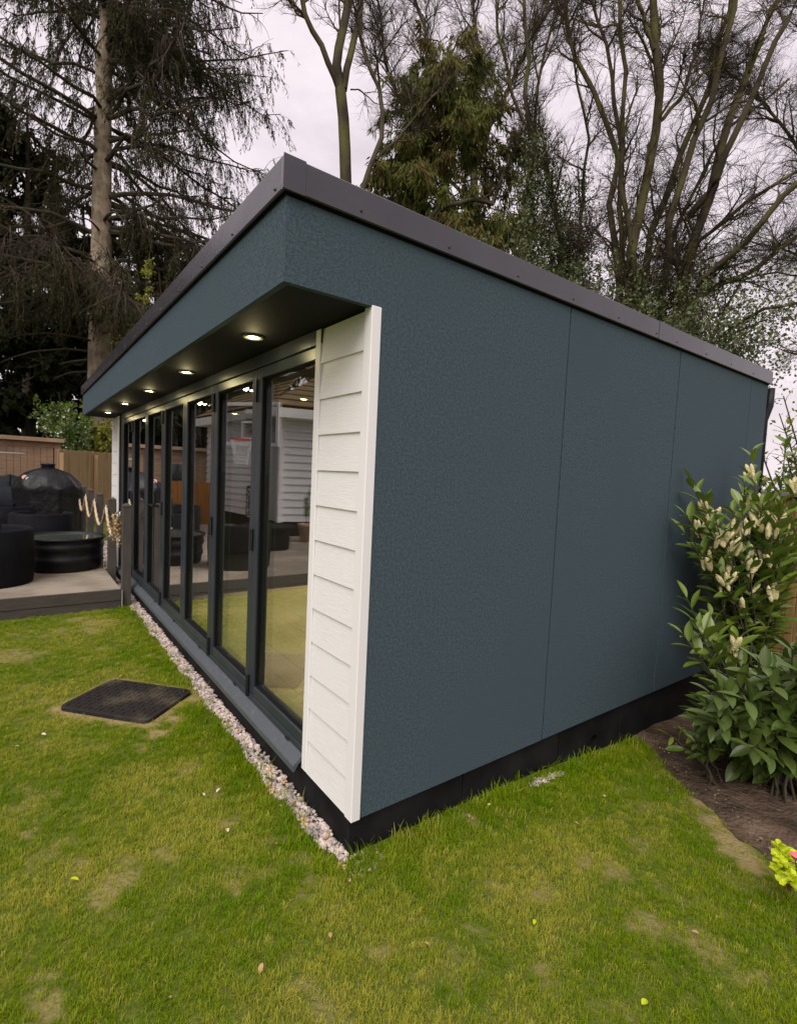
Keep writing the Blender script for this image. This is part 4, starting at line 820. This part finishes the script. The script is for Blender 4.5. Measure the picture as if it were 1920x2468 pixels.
def rooted(defs, x, y, d):
    out = [defs[0]]
    for pts, ra, rb in defs[1:]:
        if pts[0][1] > 560: pts = [(x+(pts[0][0]-x)*.25, y, d), ((x+pts[0][0]*3)/4, (y+pts[0][1]*2)/3, (d+pts[0][2])/2)]+list(pts)
        out.append((pts, ra, rb))
    return out
def limbtree(name, label, defs, root, mb, twigs, seed, levels, catg='tree', ivy=None, ivym=None):
    """defs: (points [(px,py,depth)], base radius, tip radius)"""
    r = np.random.default_rng(seed); t = empty(name, (root[0], root[1], 0)); off = np.array([root[0], root[1], 0]); tag(t, label, catg)
    Ps, Rs = [], []
    for pts, ra, rb in defs:
        q = poly_resample([at(*p) if len(p) == 3 and p[0] > -900 else np.array(p) for p in pts], 14); q[1:-1] += r.normal(size=(12, 3))*.02*np.linalg.norm(q[-1]-q[0])/4; Ps.append(q-off); Rs.append(np.linspace(ra, rb, 14))
    P0, R0 = np.array(Ps), np.array(Rs); g = Geo(); tubes(g, P0[:1], R0[:1], 14); g.build('trunk', mb, t, smooth=True)
    for k in range(1, len(defs)):
        g = Geo(); tubes(g, P0[k:k+1], R0[k:k+1], 9); g.build('limb', mb, t, smooth=True)
    a, b = P0[1:] if len(defs) > 2 else P0, R0[1:] if len(defs) > 2 else R0
    n1, l1 = levels[0]; B1, C1 = grow(a, b, n1, l1, .035, ang=(.35, .9), bias=(0, 0, .25), tr=(.15, 1), segs=7, wig=.14, droop=.02, rng=r); g = Geo(); tubes(g, B1, C1, 5)
    n2, l2 = levels[1]; B2, C2 = grow(np.concatenate([B1[:, :]]), C1, n2, l2, .012, ang=(.4, 1.0), bias=(0, 0, twigs*.3), segs=6, wig=.2, droop=twigs*.05, rng=r); tubes(g, B2, C2, 3); g.build('branch', mb, t)
    n3, l3 = levels[2]; B3, C3 = grow(B2, C2, n3, l3, .0055, ang=(.3, .9), bias=(0, 0, twigs*.7), segs=4, wig=.2, droop=twigs*.10, rng=r); g = Geo(); tubes(g, B3, C3*.9, 3); g.build('twigs', m_twig, t, kind='stuff')
    if ivy:
        n, hi, sp = ivy; p, tn = sample(P0, n*2, r); px = p+off; k = r.random(len(p)) < np.clip((hi-px[:, 2])/(hi*.45), 0, 1); p = p[k][:n]; p = p+r.normal(size=p.shape)*sp*(.35+.65*np.clip((hi-p[:, 2:3])/hi, 0, 1)*1.6)
        g = Geo(); cards(g, p, r.normal(size=p.shape)+np.array([0, 0, -.6]), r.uniform(.05, .10, len(p)), r.uniform(.04, .08, len(p)), r); g.build('ivy', ivym or m_ivy, t, kind='stuff')
    return t
c0 = at(838, 1150, 14.); d = 14.
limbtree('bare_tree', 'slim bare tree with a forked trunk rising behind the roof corner',
    [([(845, 1150, d), (842, 600, d), (838, 430, d), (826, 260, d), (820, 215, d)], .19, .15),
     ([(820, 225, d), (800, 170, d-.2), (770, 105, d-.4), (735, 30, d-.6), (690, -120, d-.9), (640, -300, d-1.2)], .085, .04),
     ([(820, 215, d), (812, 140, d), (822, 70, d+.1), (838, 0, d+.2), (850, -200, d+.4), (860, -400, d+.5)], .13, .06),
     ([(828, 215, d), (845, 150, d+.2), (862, 60, d+.4), (866, 0, d+.5), (880, -200, d+.8), (890, -350, d+1)], .10, .05),
     ([(845, 215, d), (868, 215, d+.3), (905, 250, d+.6), (935, 250, d+.7)], .02, .01)],
    c0, m_bark_m, .6, 61, [(60, (.8, 2.8)), (800, (.4, 1.3)), (8000, (.2, .7))])
c1 = at(870, 1150, 12.5); d = 12.5
limbtree('bare_tree', 'thin dark wavy stemmed bare tree right of the forked tree',
    [([(850, 1150, d), (850, 640, d), (868, 460, d), (905, 380, d), (920, 330, d), (922, 270, d)], .10, .055),
     ([(922, 275, d), (912, 215, d), (885, 150, d), (872, 90, d-.1), (866, 20, d-.2), (840, -150, d-.3)], .055, .035),
     ([(1000, 560, d+2), (1060, 500, d+2), (1140, 480, d+2.1), (1188, 492, d+2.2)], .075, .05),
     ([(1186, 492, d+2.2), (1205, 440, d+2.2), (1238, 370, d+2.2), (1268, 320, d+2.3), (1300, 262, d+2.4)], .055, .02),
     ([(1050, 350, d+3), (980, 270, d+3), (940, 280, d+3)], .03, .01), ([(905, 385, d), (960, 330, d+.6), (1040, 235, d+1.2), (1080, 190, d+1.5)], .035, .015)],
    c1, m_bark_d, .4, 62, [(40, (.6, 1.8)), (420, (.3, .9)), (3200, (.2, .6))])
def cv(px, py, d): return (px, py, d)
d = 13.; rootA = at(1540, 1100, 13.)
stems = [
 ([(1545, 1150, d), (1545, 950, d), (1540, 840, d), (1535, 780, d), (1530, 720, d)], .36, .22),
 ([(1525, 760, d), (1520, 620, d-.2), (1545, 480, d-.4), (1577, 350, d-.6), (1580, 200, d-.8), (1576, 110, d-1), (1580, -60, d-1.2), (1600, -350, d-1.5)], .15, .06),
 ([(1540, 740, d), (1565, 610, d+.3), (1620, 450, d+.5), (1680, 300, d+.8), (1722, 150, d+1), (1768, -10, d+1.2), (1840, -250, d+1.4)], .11, .04),
 ([(1600, 720, d), (1617, 560, d-.3), (1640, 430, d-.5), (1700, 285, d-.8), (1742, 130, d-1), (1772, -20, d-1.2), (1790, -300, d-1.5)], .11, .05),
 ([(1640, 740, d), (1660, 600, d+.2), (1702, 450, d+.2), (1760, 270, d+.3), (1820, 110, d+.4), (1885, -20, d+.5), (1990, -250, d+.6)], .14, .06),
 ([(1660, 520, d+.2), (1712, 450, d-.4), (1785, 300, d-.8), (1850, 140, d-1.1), (1930, -20, d-1.5), (2020, -200, d-1.8)], .09, .04),
 ([(1560, 740, d), (1620, 560, d+1), (1690, 440, d+1.3), (1770, 300, d+1.6), (1900, 190, d+2)], .06, .03),
 ([(1668, 612, d+.3), (1730, 545, d), (1805, 480, d-.3), (1900, 425, d-.5), (2050, 330, d-.8)], .075, .035),
 ([(1655, 700, d), (1730, 640, d-.5), (1790, 595, d-.9), (1880, 490, d-1.3), (1940, 420, d-1.6), (2050, 300, d-2)], .11, .05),
 ([(1660, 720, d), (1730, 690, d+.4), (1800, 668, d+.6), (1885, 600, d+.8), (1960, 530, d+1)], .11, .05),
 ([(1790, 668, d+.6), (1850, 655, d+.5), (1960, 665, d+.3)], .05, .02),
 ([(1668, 640, d), (1720, 615, d+.3), (1790, 605, d+.4), (1870, 600, d+.4)], .04, .015),
 ([(1700, 840, d-1), (1735, 812, d-1.2), (1790, 770, d-1.5), (1850, 742, d-1.8), (1960, 725, d-2.2)], .05, .03),
 ([(1770, 800, d-1.2), (1800, 850, d-1.3), (1850, 900, d-1.4)], .02, .008),
 ([(1495, 760, d), (1485, 620, d+.3), (1480, 400, d+.5), (1440, 220, d+.8), (1400, 130, d+1), (1350, -30, d+1.2), (1320, -200, d+1.4)], .10, .04),
 ([(1505, 740, d), (1500, 500, d+.6), (1497, 350, d+.8), (1470, 180, d+1), (1465, 100, d+1.1), (1415, -40, d+1.2)], .10, .035),
 ([(1520, 620, d-.2), (1506, 450, d-.6), (1512, 250, d-.9), (1500, 120, d-1.1), (1500, -100, d-1.4)], .08, .04),
 ([(1578, 300, d-.7), (1640, 240, d-.5), (1680, 110, d-.3), (1700, -30, d)], .05, .02),
 ([(1576, 120, d-1), (1550, 40, d-1), (1520, -60, d-1)], .06, .03),
]
limbtree('multi_stemmed_tree', 'large bare multi stemmed tree with ivied base behind the right roof', rooted(stems, 1580, 980, 13.), rootA, m_bark_m, -.35, 63,
         [(210, (.8, 2.6)), (1700, (.5, 1.6)), (24000, (.25, .95))], ivy=(36000, 8.0, .50))
d = 15.; rootB = at(1330, 1100, 15.)
stemsB = [
 ([(1350, 1150, d), (1355, 900, d), (1370, 700, d)], .26, .16),
 ([(1385, 720, d), (1350, 600, d), (1330, 500, d+.2), (1320, 420, d+.3), (1265, 300, d+.5), (1270, 150, d+.6), (1255, -20, d+.8), (1230, -200, d+1)], .10, .04),
 ([(1370, 700, d), (1345, 560, d-.2), (1325, 420, d-.3), (1250, 300, d-.4), (1220, 170, d-.5), (1200, 60, d-.6), (1180, -100, d-.7)], .08, .03),
 ([(1340, 640, d), (1290, 560, d), (1275, 400, d+.3), (1300, 200, d+.5), (1340, 30, d+.8), (1360, -100, d+1)], .08, .03),
 ([(1400, 720, d), (1400, 540, d+.6), (1420, 380, d+.9), (1390, 190, d+1), (1370, 60, d+1)], .07, .03),
 ([(1275, 760, d), (1260, 600, d-.5), (1270, 450, d-.8), (1285, 330, d-1)], .06, .03),
]
limbtree('ivied_tree', 'ivy wrapped bare tree behind the roof between weeping conifer and multi stemmed tree', rooted(stemsB, 1360, 960, 15.), rootB, m_bark_m, .35, 64, [(110, (.8, 2.4)), (900, (.5, 1.4)), (8000, (.25, .8))], ivy=(42000, 12.0, .42))
# high fine tree behind all, only twigs to be seen
d = 21.; rootC = at(1150, 1100, 21.)
limbtree('distant_bare_tree', 'fine twigged bare tree far behind the weeping conifer', [([(1150, 1150, d), (1150, 700, d), (1140, 400, d)], .3, .15), ([(1140, 420, d), (1060, 200, d), (1000, 0, d), (950, -250, d)], .12, .04), ([(1140, 420, d), (1150, 150, d), (1130, -100, d)], .12, .04),
    ([(1140, 400, d), (1230, 200, d+1), (1330, 0, d+1.5), (1400, -200, d+2)], .12, .04), ([(1140, 500, d), (1000, 350, d+1), (930, 150, d+1), (900, -50, d+1)], .08, .03)], rootC, m_bark_d, .6, 65, [(170, (1.5, 4.)), (1600, (.7, 2.2)), (17000, (.4, 1.2))])
d = 19.; rootD = at(2150, 1150, 19.)
limbtree('distant_bare_tree', 'fine twigged bare tree whose twigs hang in from the right edge', [([(2150, 1150, d), (2140, 900, d), (2130, 700, d)], .3, .2), ([(2130, 720, d), (2020, 500, d), (1900, 330, d), (1800, 200, d), (1720, 120, d)], .09, .03), ([(2130, 760, d), (2000, 640, d), (1880, 600, d), (1760, 560, d)], .07, .02), ([(2130, 900, d), (2010, 860, d), (1900, 850, d), (1850, 830, d)], .05, .015), ([(2130, 720, d), (2050, 400, d), (1960, 100, d), (1900, -100, d)], .1, .04)], rootD, m_bark_d, -.5, 66, [(120, (1., 3.2)), (1300, (.6, 1.8)), (15000, (.3, 1.0))])
def bush(name, base, c, rad, n, m, label, lf=(.05, .09), lw=(.03, .05), seed=1, blossom=0, stems=14, catg='bush'):
    r = np.random.default_rng(seed); t = empty(name, tuple(base)); tag(t, label, catg); c = np.array(c)-np.array(base); rad = np.array(rad); LP = []
    for i in range(stems):
        e_ = c+r.normal(size=3)*rad*.75; q = np.linspace(0, 1, 6)[:, None]; LP.append(e_[None]*q+np.array([r.normal()*.1, r.normal()*.1, 0])*(1-q)+r.normal(size=(6, 3))*.03)
    LP = np.array(LP); LR = np.repeat(np.linspace(.018, .006, 6)[None], stems, 0); B, BR_ = grow(LP, LR, stems*12, (.2, .55), .006, tr=(.45, 1), rng=r, wig=.2, segs=4); g = Geo(); tubes(g, LP, LR, 5); tubes(g, B, BR_, 3); g.build('branch', m_stem, t)
    p, tn = sample(B, n, r); g = Geo(); cards(g, p+r.normal(size=p.shape)*.03, tn*.5+r.normal(size=p.shape), r.uniform(*lf, n), r.uniform(*lw, n), r); g.build('foliage', m, t, kind='stuff')
    if blossom: p, tn = sample(B, blossom, r); p = p[(p-c)[:, 2] < .3*rad[2]]; g = Geo(); 
    if blossom:
        for k in range(3): cards(g, p+r.normal(size=p.shape)*.02, r.normal(size=p.shape), .06, .05, r)
        g.build('blossom', m_petal, t, kind='stuff')
    return t
b1 = at(178, 1002, 14.0); bush('leafy_bush', (b1[0], b1[1], 0), (b1[0], b1[1], b1[2]+.05), (.72, .6, .46), 7500, m_bush, 'fresh green leafy bush with white blossom above the tall fence', seed=71, blossom=240, stems=26)
b2 = at(262, 1015, 15.2); bush('yellow_bush', (b2[0], b2[1], 0), (b2[0], b2[1], b2[2]-.1), (.5, .5, .5), 4000, m_yel, 'yellow green bush showing beside the far white cladding', lf=(.08, .14), lw=(.05, .08), seed=72, stems=20)
b3 = at(345, 735, 16.); bush('yellow_bush', (b3[0], b3[1], 0), (b3[0], b3[1], b3[2]-.2), (.5, .5, .9), 3500, m_yel, 'bright yellow green foliage just right of the spruce trunk above the roof', lf=(.08, .14), lw=(.05, .08), seed=73, stems=24)

for i, (px, py, dd, rx, rz, lb) in enumerate([(1215, 640, 13.5, 1.0, .8, 'ivied holly bush behind the roof left of the ivy wrapped tree'), (1400, 690, 13.0, 1.0, .9, 'ivied holly bush behind the roof at the foot of the ivy wrapped tree'), (1560, 740, 12.5, .9, .9, 'ivied holly bush behind the roof at the foot of the multi stemmed tree'), (1650, 790, 12.0, .6, .7, 'smallest ivied holly bush above the roof end')]):
    q = at(px, py, dd); o = bush('holly_bush', (q[0], q[1], 0), tuple(q), (rx*.8, rx*.8, rz*.7), 8500, m_ivy, lb, lf=(.06, .11), lw=(.04, .07), seed=85+i, stems=46)
# ------------------------------------------------------------------ right side: fence, laurels, lime plant
F0 = np.array([-.9, 5.2]); F1 = np.array([3.2, 4.3])
fr = fence('garden_fence', F0, F1, -.3, 1.48, 1.48, .085, mat('honey_fence_wood', (.30, .19, .07), .8, var=(.20, .125, .05), vscale=3, stretch=(5, 5, .7), bump=.3, bscale=8, bstretch=(8, 8, .7)), 'honey brown vertical board fence behind the laurel shrubs', cap=mat('cap_grey', (.20, .17, .17), .8))
def big_leaf(seed, ln=1., wd=.34, curl=.12):
    r = np.random.default_rng(seed); g = Geo(); n = 7; V = []; prof = [.05, .55, .88, 1., .9, .6, .03]
    for i in range(n):
        s = i/(n-1); w = wd*.5*prof[i]; zc = -curl*s*s+.03*s; xx = s*ln
        V += [(xx, -w, zc+w*.35), (xx, -w*.5, zc+w*.12), (xx, 0, zc-.0), (xx, w*.5, zc+w*.12), (xx, w, zc+w*.35)]
    F = [(i*5+j, i*5+j+1, (i+1)*5+j+1, (i+1)*5+j) for i in range(n-1) for j in range(4)]; g.add(V, F); return g
leafA = [big_leaf(1).build('leaf', m_leaf, link=False, smooth=True), big_leaf(2, 1, .30, .22).build('leaf', m_leaf, link=False, smooth=True), big_leaf(3, 1, .38, .05).build('leaf', m_leaf, link=False, smooth=True)]
leafB = [big_leaf(4, 1, .42, .10).build('leaf', m_leafd, link=False, smooth=True), big_leaf(5, 1, .38, .2).build('leaf', m_leafd, link=False, smooth=True)]
def spike_mesh():
    g = Geo(); prof = [(0, 0), (.006, .0), (.010, .01), (.0135, .03), (.0135, .06), (.011, .085), (.006, .1), (0, .106)]; g.lathe((0, 0, 0), prof, 12); 
    r = np.random.default_rng(3); n = 70; z = r.uniform(.008, .095, n); a = r.uniform(0, 6.28, n); rr = .0125*np.sin(np.clip(z/.1, .1, .95)*math.pi)**.4; p = np.stack([rr*np.cos(a), rr*np.sin(a), z], -1)
    V_, F_ = stone_geo(n, p, np.full(n, .0042), r); g.add(V_, F_); return g
spk = spike_mesh().build('flower_spike', m_spike, link=False, smooth=True)
def place_leaf(src, parent, pos, d, size, roll, r):
    d = Vector(d).normalized(); side = d.cross(Vector((0, 0, 1))); side = side.normalized() if side.length > .05 else Vector((0, 1, 0)); up = side.cross(d); M = Matrix((d, -side, up)).transposed().to_4x4() @ Matrix.Rotation(roll, 4, 'X')
    o = src.copy(); COL.objects.link(o); o.parent = parent; o.matrix_local = Matrix.Translation(pos) @ M @ Matrix.Diagonal((size, size, size, 1)); return o
def laurel(name, root, shoots, label, src, leafsize, perwhorl, spikes, seed, spread=.9, mat_stem=m_stem, maxobj=300, catg='shrub'):
    """shoots: target tips in world; leaves in spirals along the upper part of each shoot"""
    r = np.random.default_rng(seed); t = empty(name, root); tag(t, label, catg); root = np.array(root); g = Geo(); L_ = []; S_ = []
    for tip, side in shoots:
        tip = np.array(tip)-root; q = np.linspace(0, 1, 9)[:, None]; ctrl = np.array([tip[0]*.12+r.normal()*.03, tip[1]*.12+r.normal()*.03, tip[2]*.6]); P = (1-q)**2*np.array([r.normal()*.06, r.normal()*.06, 0])+2*q*(1-q)*ctrl+q**2*tip
        P = P+r.normal(size=P.shape)*.008; tubes(g, P[None], np.linspace(.011 if side else .007, .003, 9)[None], 6)
        n = perwhorl; 
        for k in range(n):
            s = 1-(k/n)**1.2*.62; i = min(int(s*8), 7); f = s*8-i; p = P[i]*(1-f)+P[i+1]*f; tn = P[i+1]-P[i]; tn = tn/np.linalg.norm(tn); a = k*2.4+r.uniform(-.3, .3); x = np.cross(tn, [0, 0, 1.]); x = x/(np.linalg.norm(x)+1e-6); y = np.cross(tn, x)
            out = x*math.cos(a)+y*math.sin(a); d = tn*(1.0-.75*k/n)+out*spread+np.array([0, 0, .12]); L_.append((p, d, leafsize*r.uniform(.7, 1.15)*(1 if k > 2 else .8), r.normal()*.35))
        if side and r.random() < spikes:
            for k in range(r.integers(4, 8)):
                s = r.uniform(.86, 1.0); i = min(int(s*8), 7); p = P[i]; S_.append((p+r.normal(size=3)*.012, np.array([r.normal()*.35, r.normal()*.35, 1.])))
    g.build('stem', mat_stem, t, smooth=True)
    dist = [np.linalg.norm(root+l[0]-CAM) for l in L_]; order = np.argsort(dist)
    for n_, ix in enumerate(order[:maxobj]):
        p, d, s, ro = L_[ix]; place_leaf(src[int(ix) % len(src)], t, p, d, s, ro, r)
    rest = order[maxobj:]
    if len(rest):
        g = Geo(); base = [np.array([v.co[:] for v in m_.data.vertices]) for m_ in src]; fcs = [np.array([list(p.vertices) for p in m_.data.polygons]) for m_ in src]
        for ix in rest:
            p, d, s, ro = L_[ix]; d = Vector(d).normalized(); side = d.cross(Vector((0, 0, 1))); side = side.normalized() if side.length > .05 else Vector((0, 1, 0)); up = side.cross(d); M = np.array(Matrix((d, -side, up)).transposed() @ Matrix.Rotation(ro, 3, 'X'))*s
            b = int(ix) % len(src); g.add(base[b] @ M.T+p, fcs[b])
        g.build('foliage', src[0].data.materials[0], t, smooth=True, kind='stuff')
    for p, d in S_:
        o = spk.copy(); COL.objects.link(o); o.parent = t; o.rotation_mode = 'QUATERNION'; o.location = p; o.rotation_quaternion = Vector(d).to_track_quat('Z', 'Y'); k = r.uniform(.8, 1.1); o.scale = (k, k, k)
    return t
r9 = np.random.default_rng(91)
def sp(px, py, d): return tuple(at(px, py, d))
sh = [(sp(1670+r9.uniform(0, 290), 1180+r9.uniform(0, 230), r9.uniform(3.0, 3.7)), int(k % 3 > 0)) for k in range(34)]+[(sp(1668, 1165, 3.25), 1), (sp(1690, 1200, 3.2), 1), (sp(1655, 1235, 3.1), 1), (sp(1700, 1260, 3.05), 1), (sp(1725, 1245, 3.3), 1), (sp(1765, 1230, 3.3), 1), (sp(1785, 1165, 3.4), 1), (sp(1805, 1090, 3.5), 1), (sp(1815, 1160, 3.3), 1),
      (sp(1830, 1210, 3.2), 1), (sp(1860, 1240, 3.2), 1), (sp(1885, 1200, 3.1), 1), (sp(1900, 1235, 3.2), 1), (sp(1745, 1280, 3.1), 1), (sp(1770, 1300, 3.2), 1), (sp(1860, 1260, 3.5), 1), (sp(1915, 1260, 3.3), 1), (sp(1935, 1130, 3.2), 1), (sp(1800, 1330, 3.1), 1),
      (sp(1880, 1400, 3.1), 1), (sp(1650, 1290, 3.2), 0), (sp(1690, 1330, 3.3), 0), (sp(1720, 1350, 3.3), 0), (sp(1760, 1370, 3.3), 0), (sp(1820, 1280, 3.4), 0), (sp(1840, 1330, 3.3), 0), (sp(1780, 1400, 3.4), 0), (sp(1925, 1330, 3.3), 0), (sp(1960, 1220, 3.3), 0), (sp(1850, 1170, 3.5), 0), (sp(1730, 1420, 3.4), 0), (sp(1900, 1060, 3.6), 0), (sp(1830, 1475, 3.3), 1)]
rt = at(1800, 1700, 3.3); rt = (rt[0], rt[1], -.15)
laurel('cherry_laurel', rt, sh, 'tall laurel shrub with cream flower spikes against the dark wall', leafA, .150, 17, .98, 92)
sh2 = [(sp(1650, 1445, 2.95), 0), (sp(1665, 1490, 2.85), 1), (sp(1700, 1530, 2.85), 1), (sp(1640, 1530, 2.8), 0), (sp(1740, 1555, 2.9), 0), (sp(1770, 1535, 2.9), 1), (sp(1690, 1580, 2.9), 0), (sp(1790, 1600, 2.9), 0), (sp(1720, 1480, 3.0), 0)]
rt2 = at(1770, 1790, 2.9); laurel('young_laurel', (rt2[0], rt2[1], -.12), sh2, 'smaller laurel arching low in front of the wall foot', leafA, .150, 13, .5, 93)
sh3 = []
for i in range(85):
    a = r9.uniform(0, 1); px = 1690+r9.uniform(0, 330); py = 1800-r9.random()**.8*(120+(px-1690)*.75)-(px-1690)*-.12; sh3.append((sp(px, py, r9.uniform(2.35, 3.1)), 0))
rt3 = at(1890, 1880, 2.75); laurel('dark_leaved_shrub', (rt3[0], rt3[1], -.1), sh3, 'low shrub of broad dark green leaves over the soil bed', leafB, .150, 12, 0, 94, spread=1.3)
sh4 = [(sp(1615, 1770, 2.72), 0), (sp(1650, 1765, 2.75), 0), (sp(1680, 1790, 2.7), 0), (sp(1720, 1800, 2.65), 0)]
rt4 = at(1700, 1815, 2.75); laurel('seedling_laurel', (rt4[0], rt4[1], -.1), sh4, 'bright green laurel seedling at the plinth end of the soil bed', leafA, .10, 6, 0, 95, spread=1.1)
# leafy twigs hanging in from the top right, on a small tree beyond the fence
q = at(1900, 1060, 5.6); bush('leafy_tree', (q[0]+.4, q[1]+.8, -.2), (q[0]+.15, q[1]+.1, q[2]+.2), (.35, .35, .45), 420, m_yel, 'young green leaved tree beyond the fence at the right edge', lf=(.05, .08), lw=(.03, .05), seed=81, stems=16, catg='tree')
q = at(1900, 1120, 7.5); bush('hedge_bush', (q[0], q[1], -.2), (q[0], q[1], q[2]-.25), (.9, .6, .3), 5000, m_bush, 'pale green bush showing over the fence at the right edge', seed=82, stems=26)
# lime plant and pink flower at the lower right
lp_ = onz(1900, 2150, -.05); t = empty('lime_shrub', (lp_[0], lp_[1], -.05)); tag(t, 'small bright lime yellow leaved plant at the lower right bed edge', 'plant'); g = Geo(); r = np.random.default_rng(96); ST = []
for px, py in [(1875, 2035), (1890, 2050), (1868, 2060), (1880, 2080), (1865, 2100), (1895, 2095), (1910, 2120), (1900, 2060), (1930, 2080), (1885, 2130), (1925, 2150), (1950, 2110)]:
    e_ = np.array(at(px, py, 1.78+r.uniform(0, .12)))-np.array([lp_[0], lp_[1], -.05]); q_ = np.linspace(0, 1, 6)[:, None]; ST.append(e_[None]*q_*np.array([1, 1, 1])+np.array([0, 0, .03])*np.sin(q_*3.14))
ST = np.array(ST); tubes(g, ST, np.repeat(np.linspace(.003, .0012, 6)[None], len(ST), 0), 4); g.build('stem', mat('red_stem', (.22, .1, .04), .7), t)
lfm = big_leaf(7, 1, .75, .15).build('leaf', m_lime, link=False, smooth=True)
for s_ in ST:
    for k in range(22):
        f = r.uniform(.35, 1); i = min(int(f*5), 4); p = s_[i]+(s_[i+1]-s_[i])*(f*5-i); d = np.array([r.normal(), r.normal(), .5]); place_leaf(lfm, t, p+r.normal(size=3)*.004, d, r.uniform(.022, .034), r.normal()*.4, r)
fp = np.array(at(1916, 2075, 1.75)); fl = empty('pink_flower', tuple(fp)); fl['label'] = 'pink flower at the right edge among the lime leaves'; fl['category'] = 'flower'
pm = big_leaf(8, 1, .8, -.3).build('petal', m_pink, link=False, smooth=True)
for k in range(7): a = k*.9; place_leaf(pm, fl, (0, 0, 0), (math.cos(a), math.sin(a), .6), .028, 0, r)
g = Geo().tube([(0, 0, 0), (.01, .02, -.08), (.02, .03, fp[2]*-1-.07)], .0018, 5); g.build('stem', m_stem, fl)

# ------------------------------------------------------------------ litter: fallen petals, leaves, stones on lawn and soil
g1 = big_leaf(9, 1, .5, .2)
fallen = None; LIT = []
for px, py, k in [(75, 1352, 0), (88, 1563, 0), (30, 1590, 1), (215, 1606, 2), (150, 1872, 2), (432, 1690, 0), (486, 1773, 0), (590, 1800, 1), (600, 1720, 0), (470, 1680, 0), (1290, 1685, 0), (1430, 1545, 0), (1140, 1960, 2), (1368, 2142, 2), (705, 1998, 1), (365, 2125, 1), (1000, 1740, 0), (1010, 1745, 1), (1040, 1715, 0), (1225, 1745, 1),
                  (1490, 1985, 1), (560, 2050, 1), (905, 2010, 1), (262, 1440, 1)]:
    p = onz(px*DS, py*DS, .02); LIT.append((p[0], p[1], k, .018))
names = {0: ('pale_petal', mat('petal_tan', (.70, .55, .42), .7), 'small pale fallen petal lying on the lawn', 'petal'), 1: ('dry_leaf', m_deadleaf, 'small tan dead leaf lying on the lawn', 'leaf'), 2: ('green_leaf', m_lime, 'small yellow green fallen leaf lying on the lawn', 'leaf')}
src = {}
for x, y, k, z in LIT:
    nm, m, lb, ct = names[k]
    if k not in src: src[k] = big_leaf(10+k, 1, .55, .3).build(nm, m, smooth=True); o = src[k]
    else: o = src[k].copy(); COL.objects.link(o)
    o.location = (x, y, float(hgt(np.array(x), np.array(y)))+z); s = rnd.uniform(.018, .032); o.scale = (s, s, s); o.rotation_euler = (rnd.uniform(-.3, .3), rnd.uniform(-.3, .3), rnd.uniform(0, 6.28)); o['label'] = lb; o['category'] = ct; o['group'] = lb.replace('lying', 'scattered')
n = 2600; x = rng.uniform(.05, 2.6, n); y = rng.uniform(1.2, 3.6, n); k = inbed(x, y) > .03; x, y = x[k], y[k]; V_, F_ = stone_geo(len(x), np.stack([x, y, hgt(x, y)+.03+.02*(vnoise(x, y, 9, 31)-.5)], -1), rng.uniform(.0025, .007, len(x))*(1+rng.random(len(x))**8*1.6), rng)
Geo().add(V_, F_).build('soil_crumbs', mat('pale_grit', (.30, .23, .17), .9, var=(.12, .08, .055), vscale=30), kind='stuff', label='pale grit and crumbs scattered on the bare soil', category='grit')
print('built', len(bpy.data.objects))
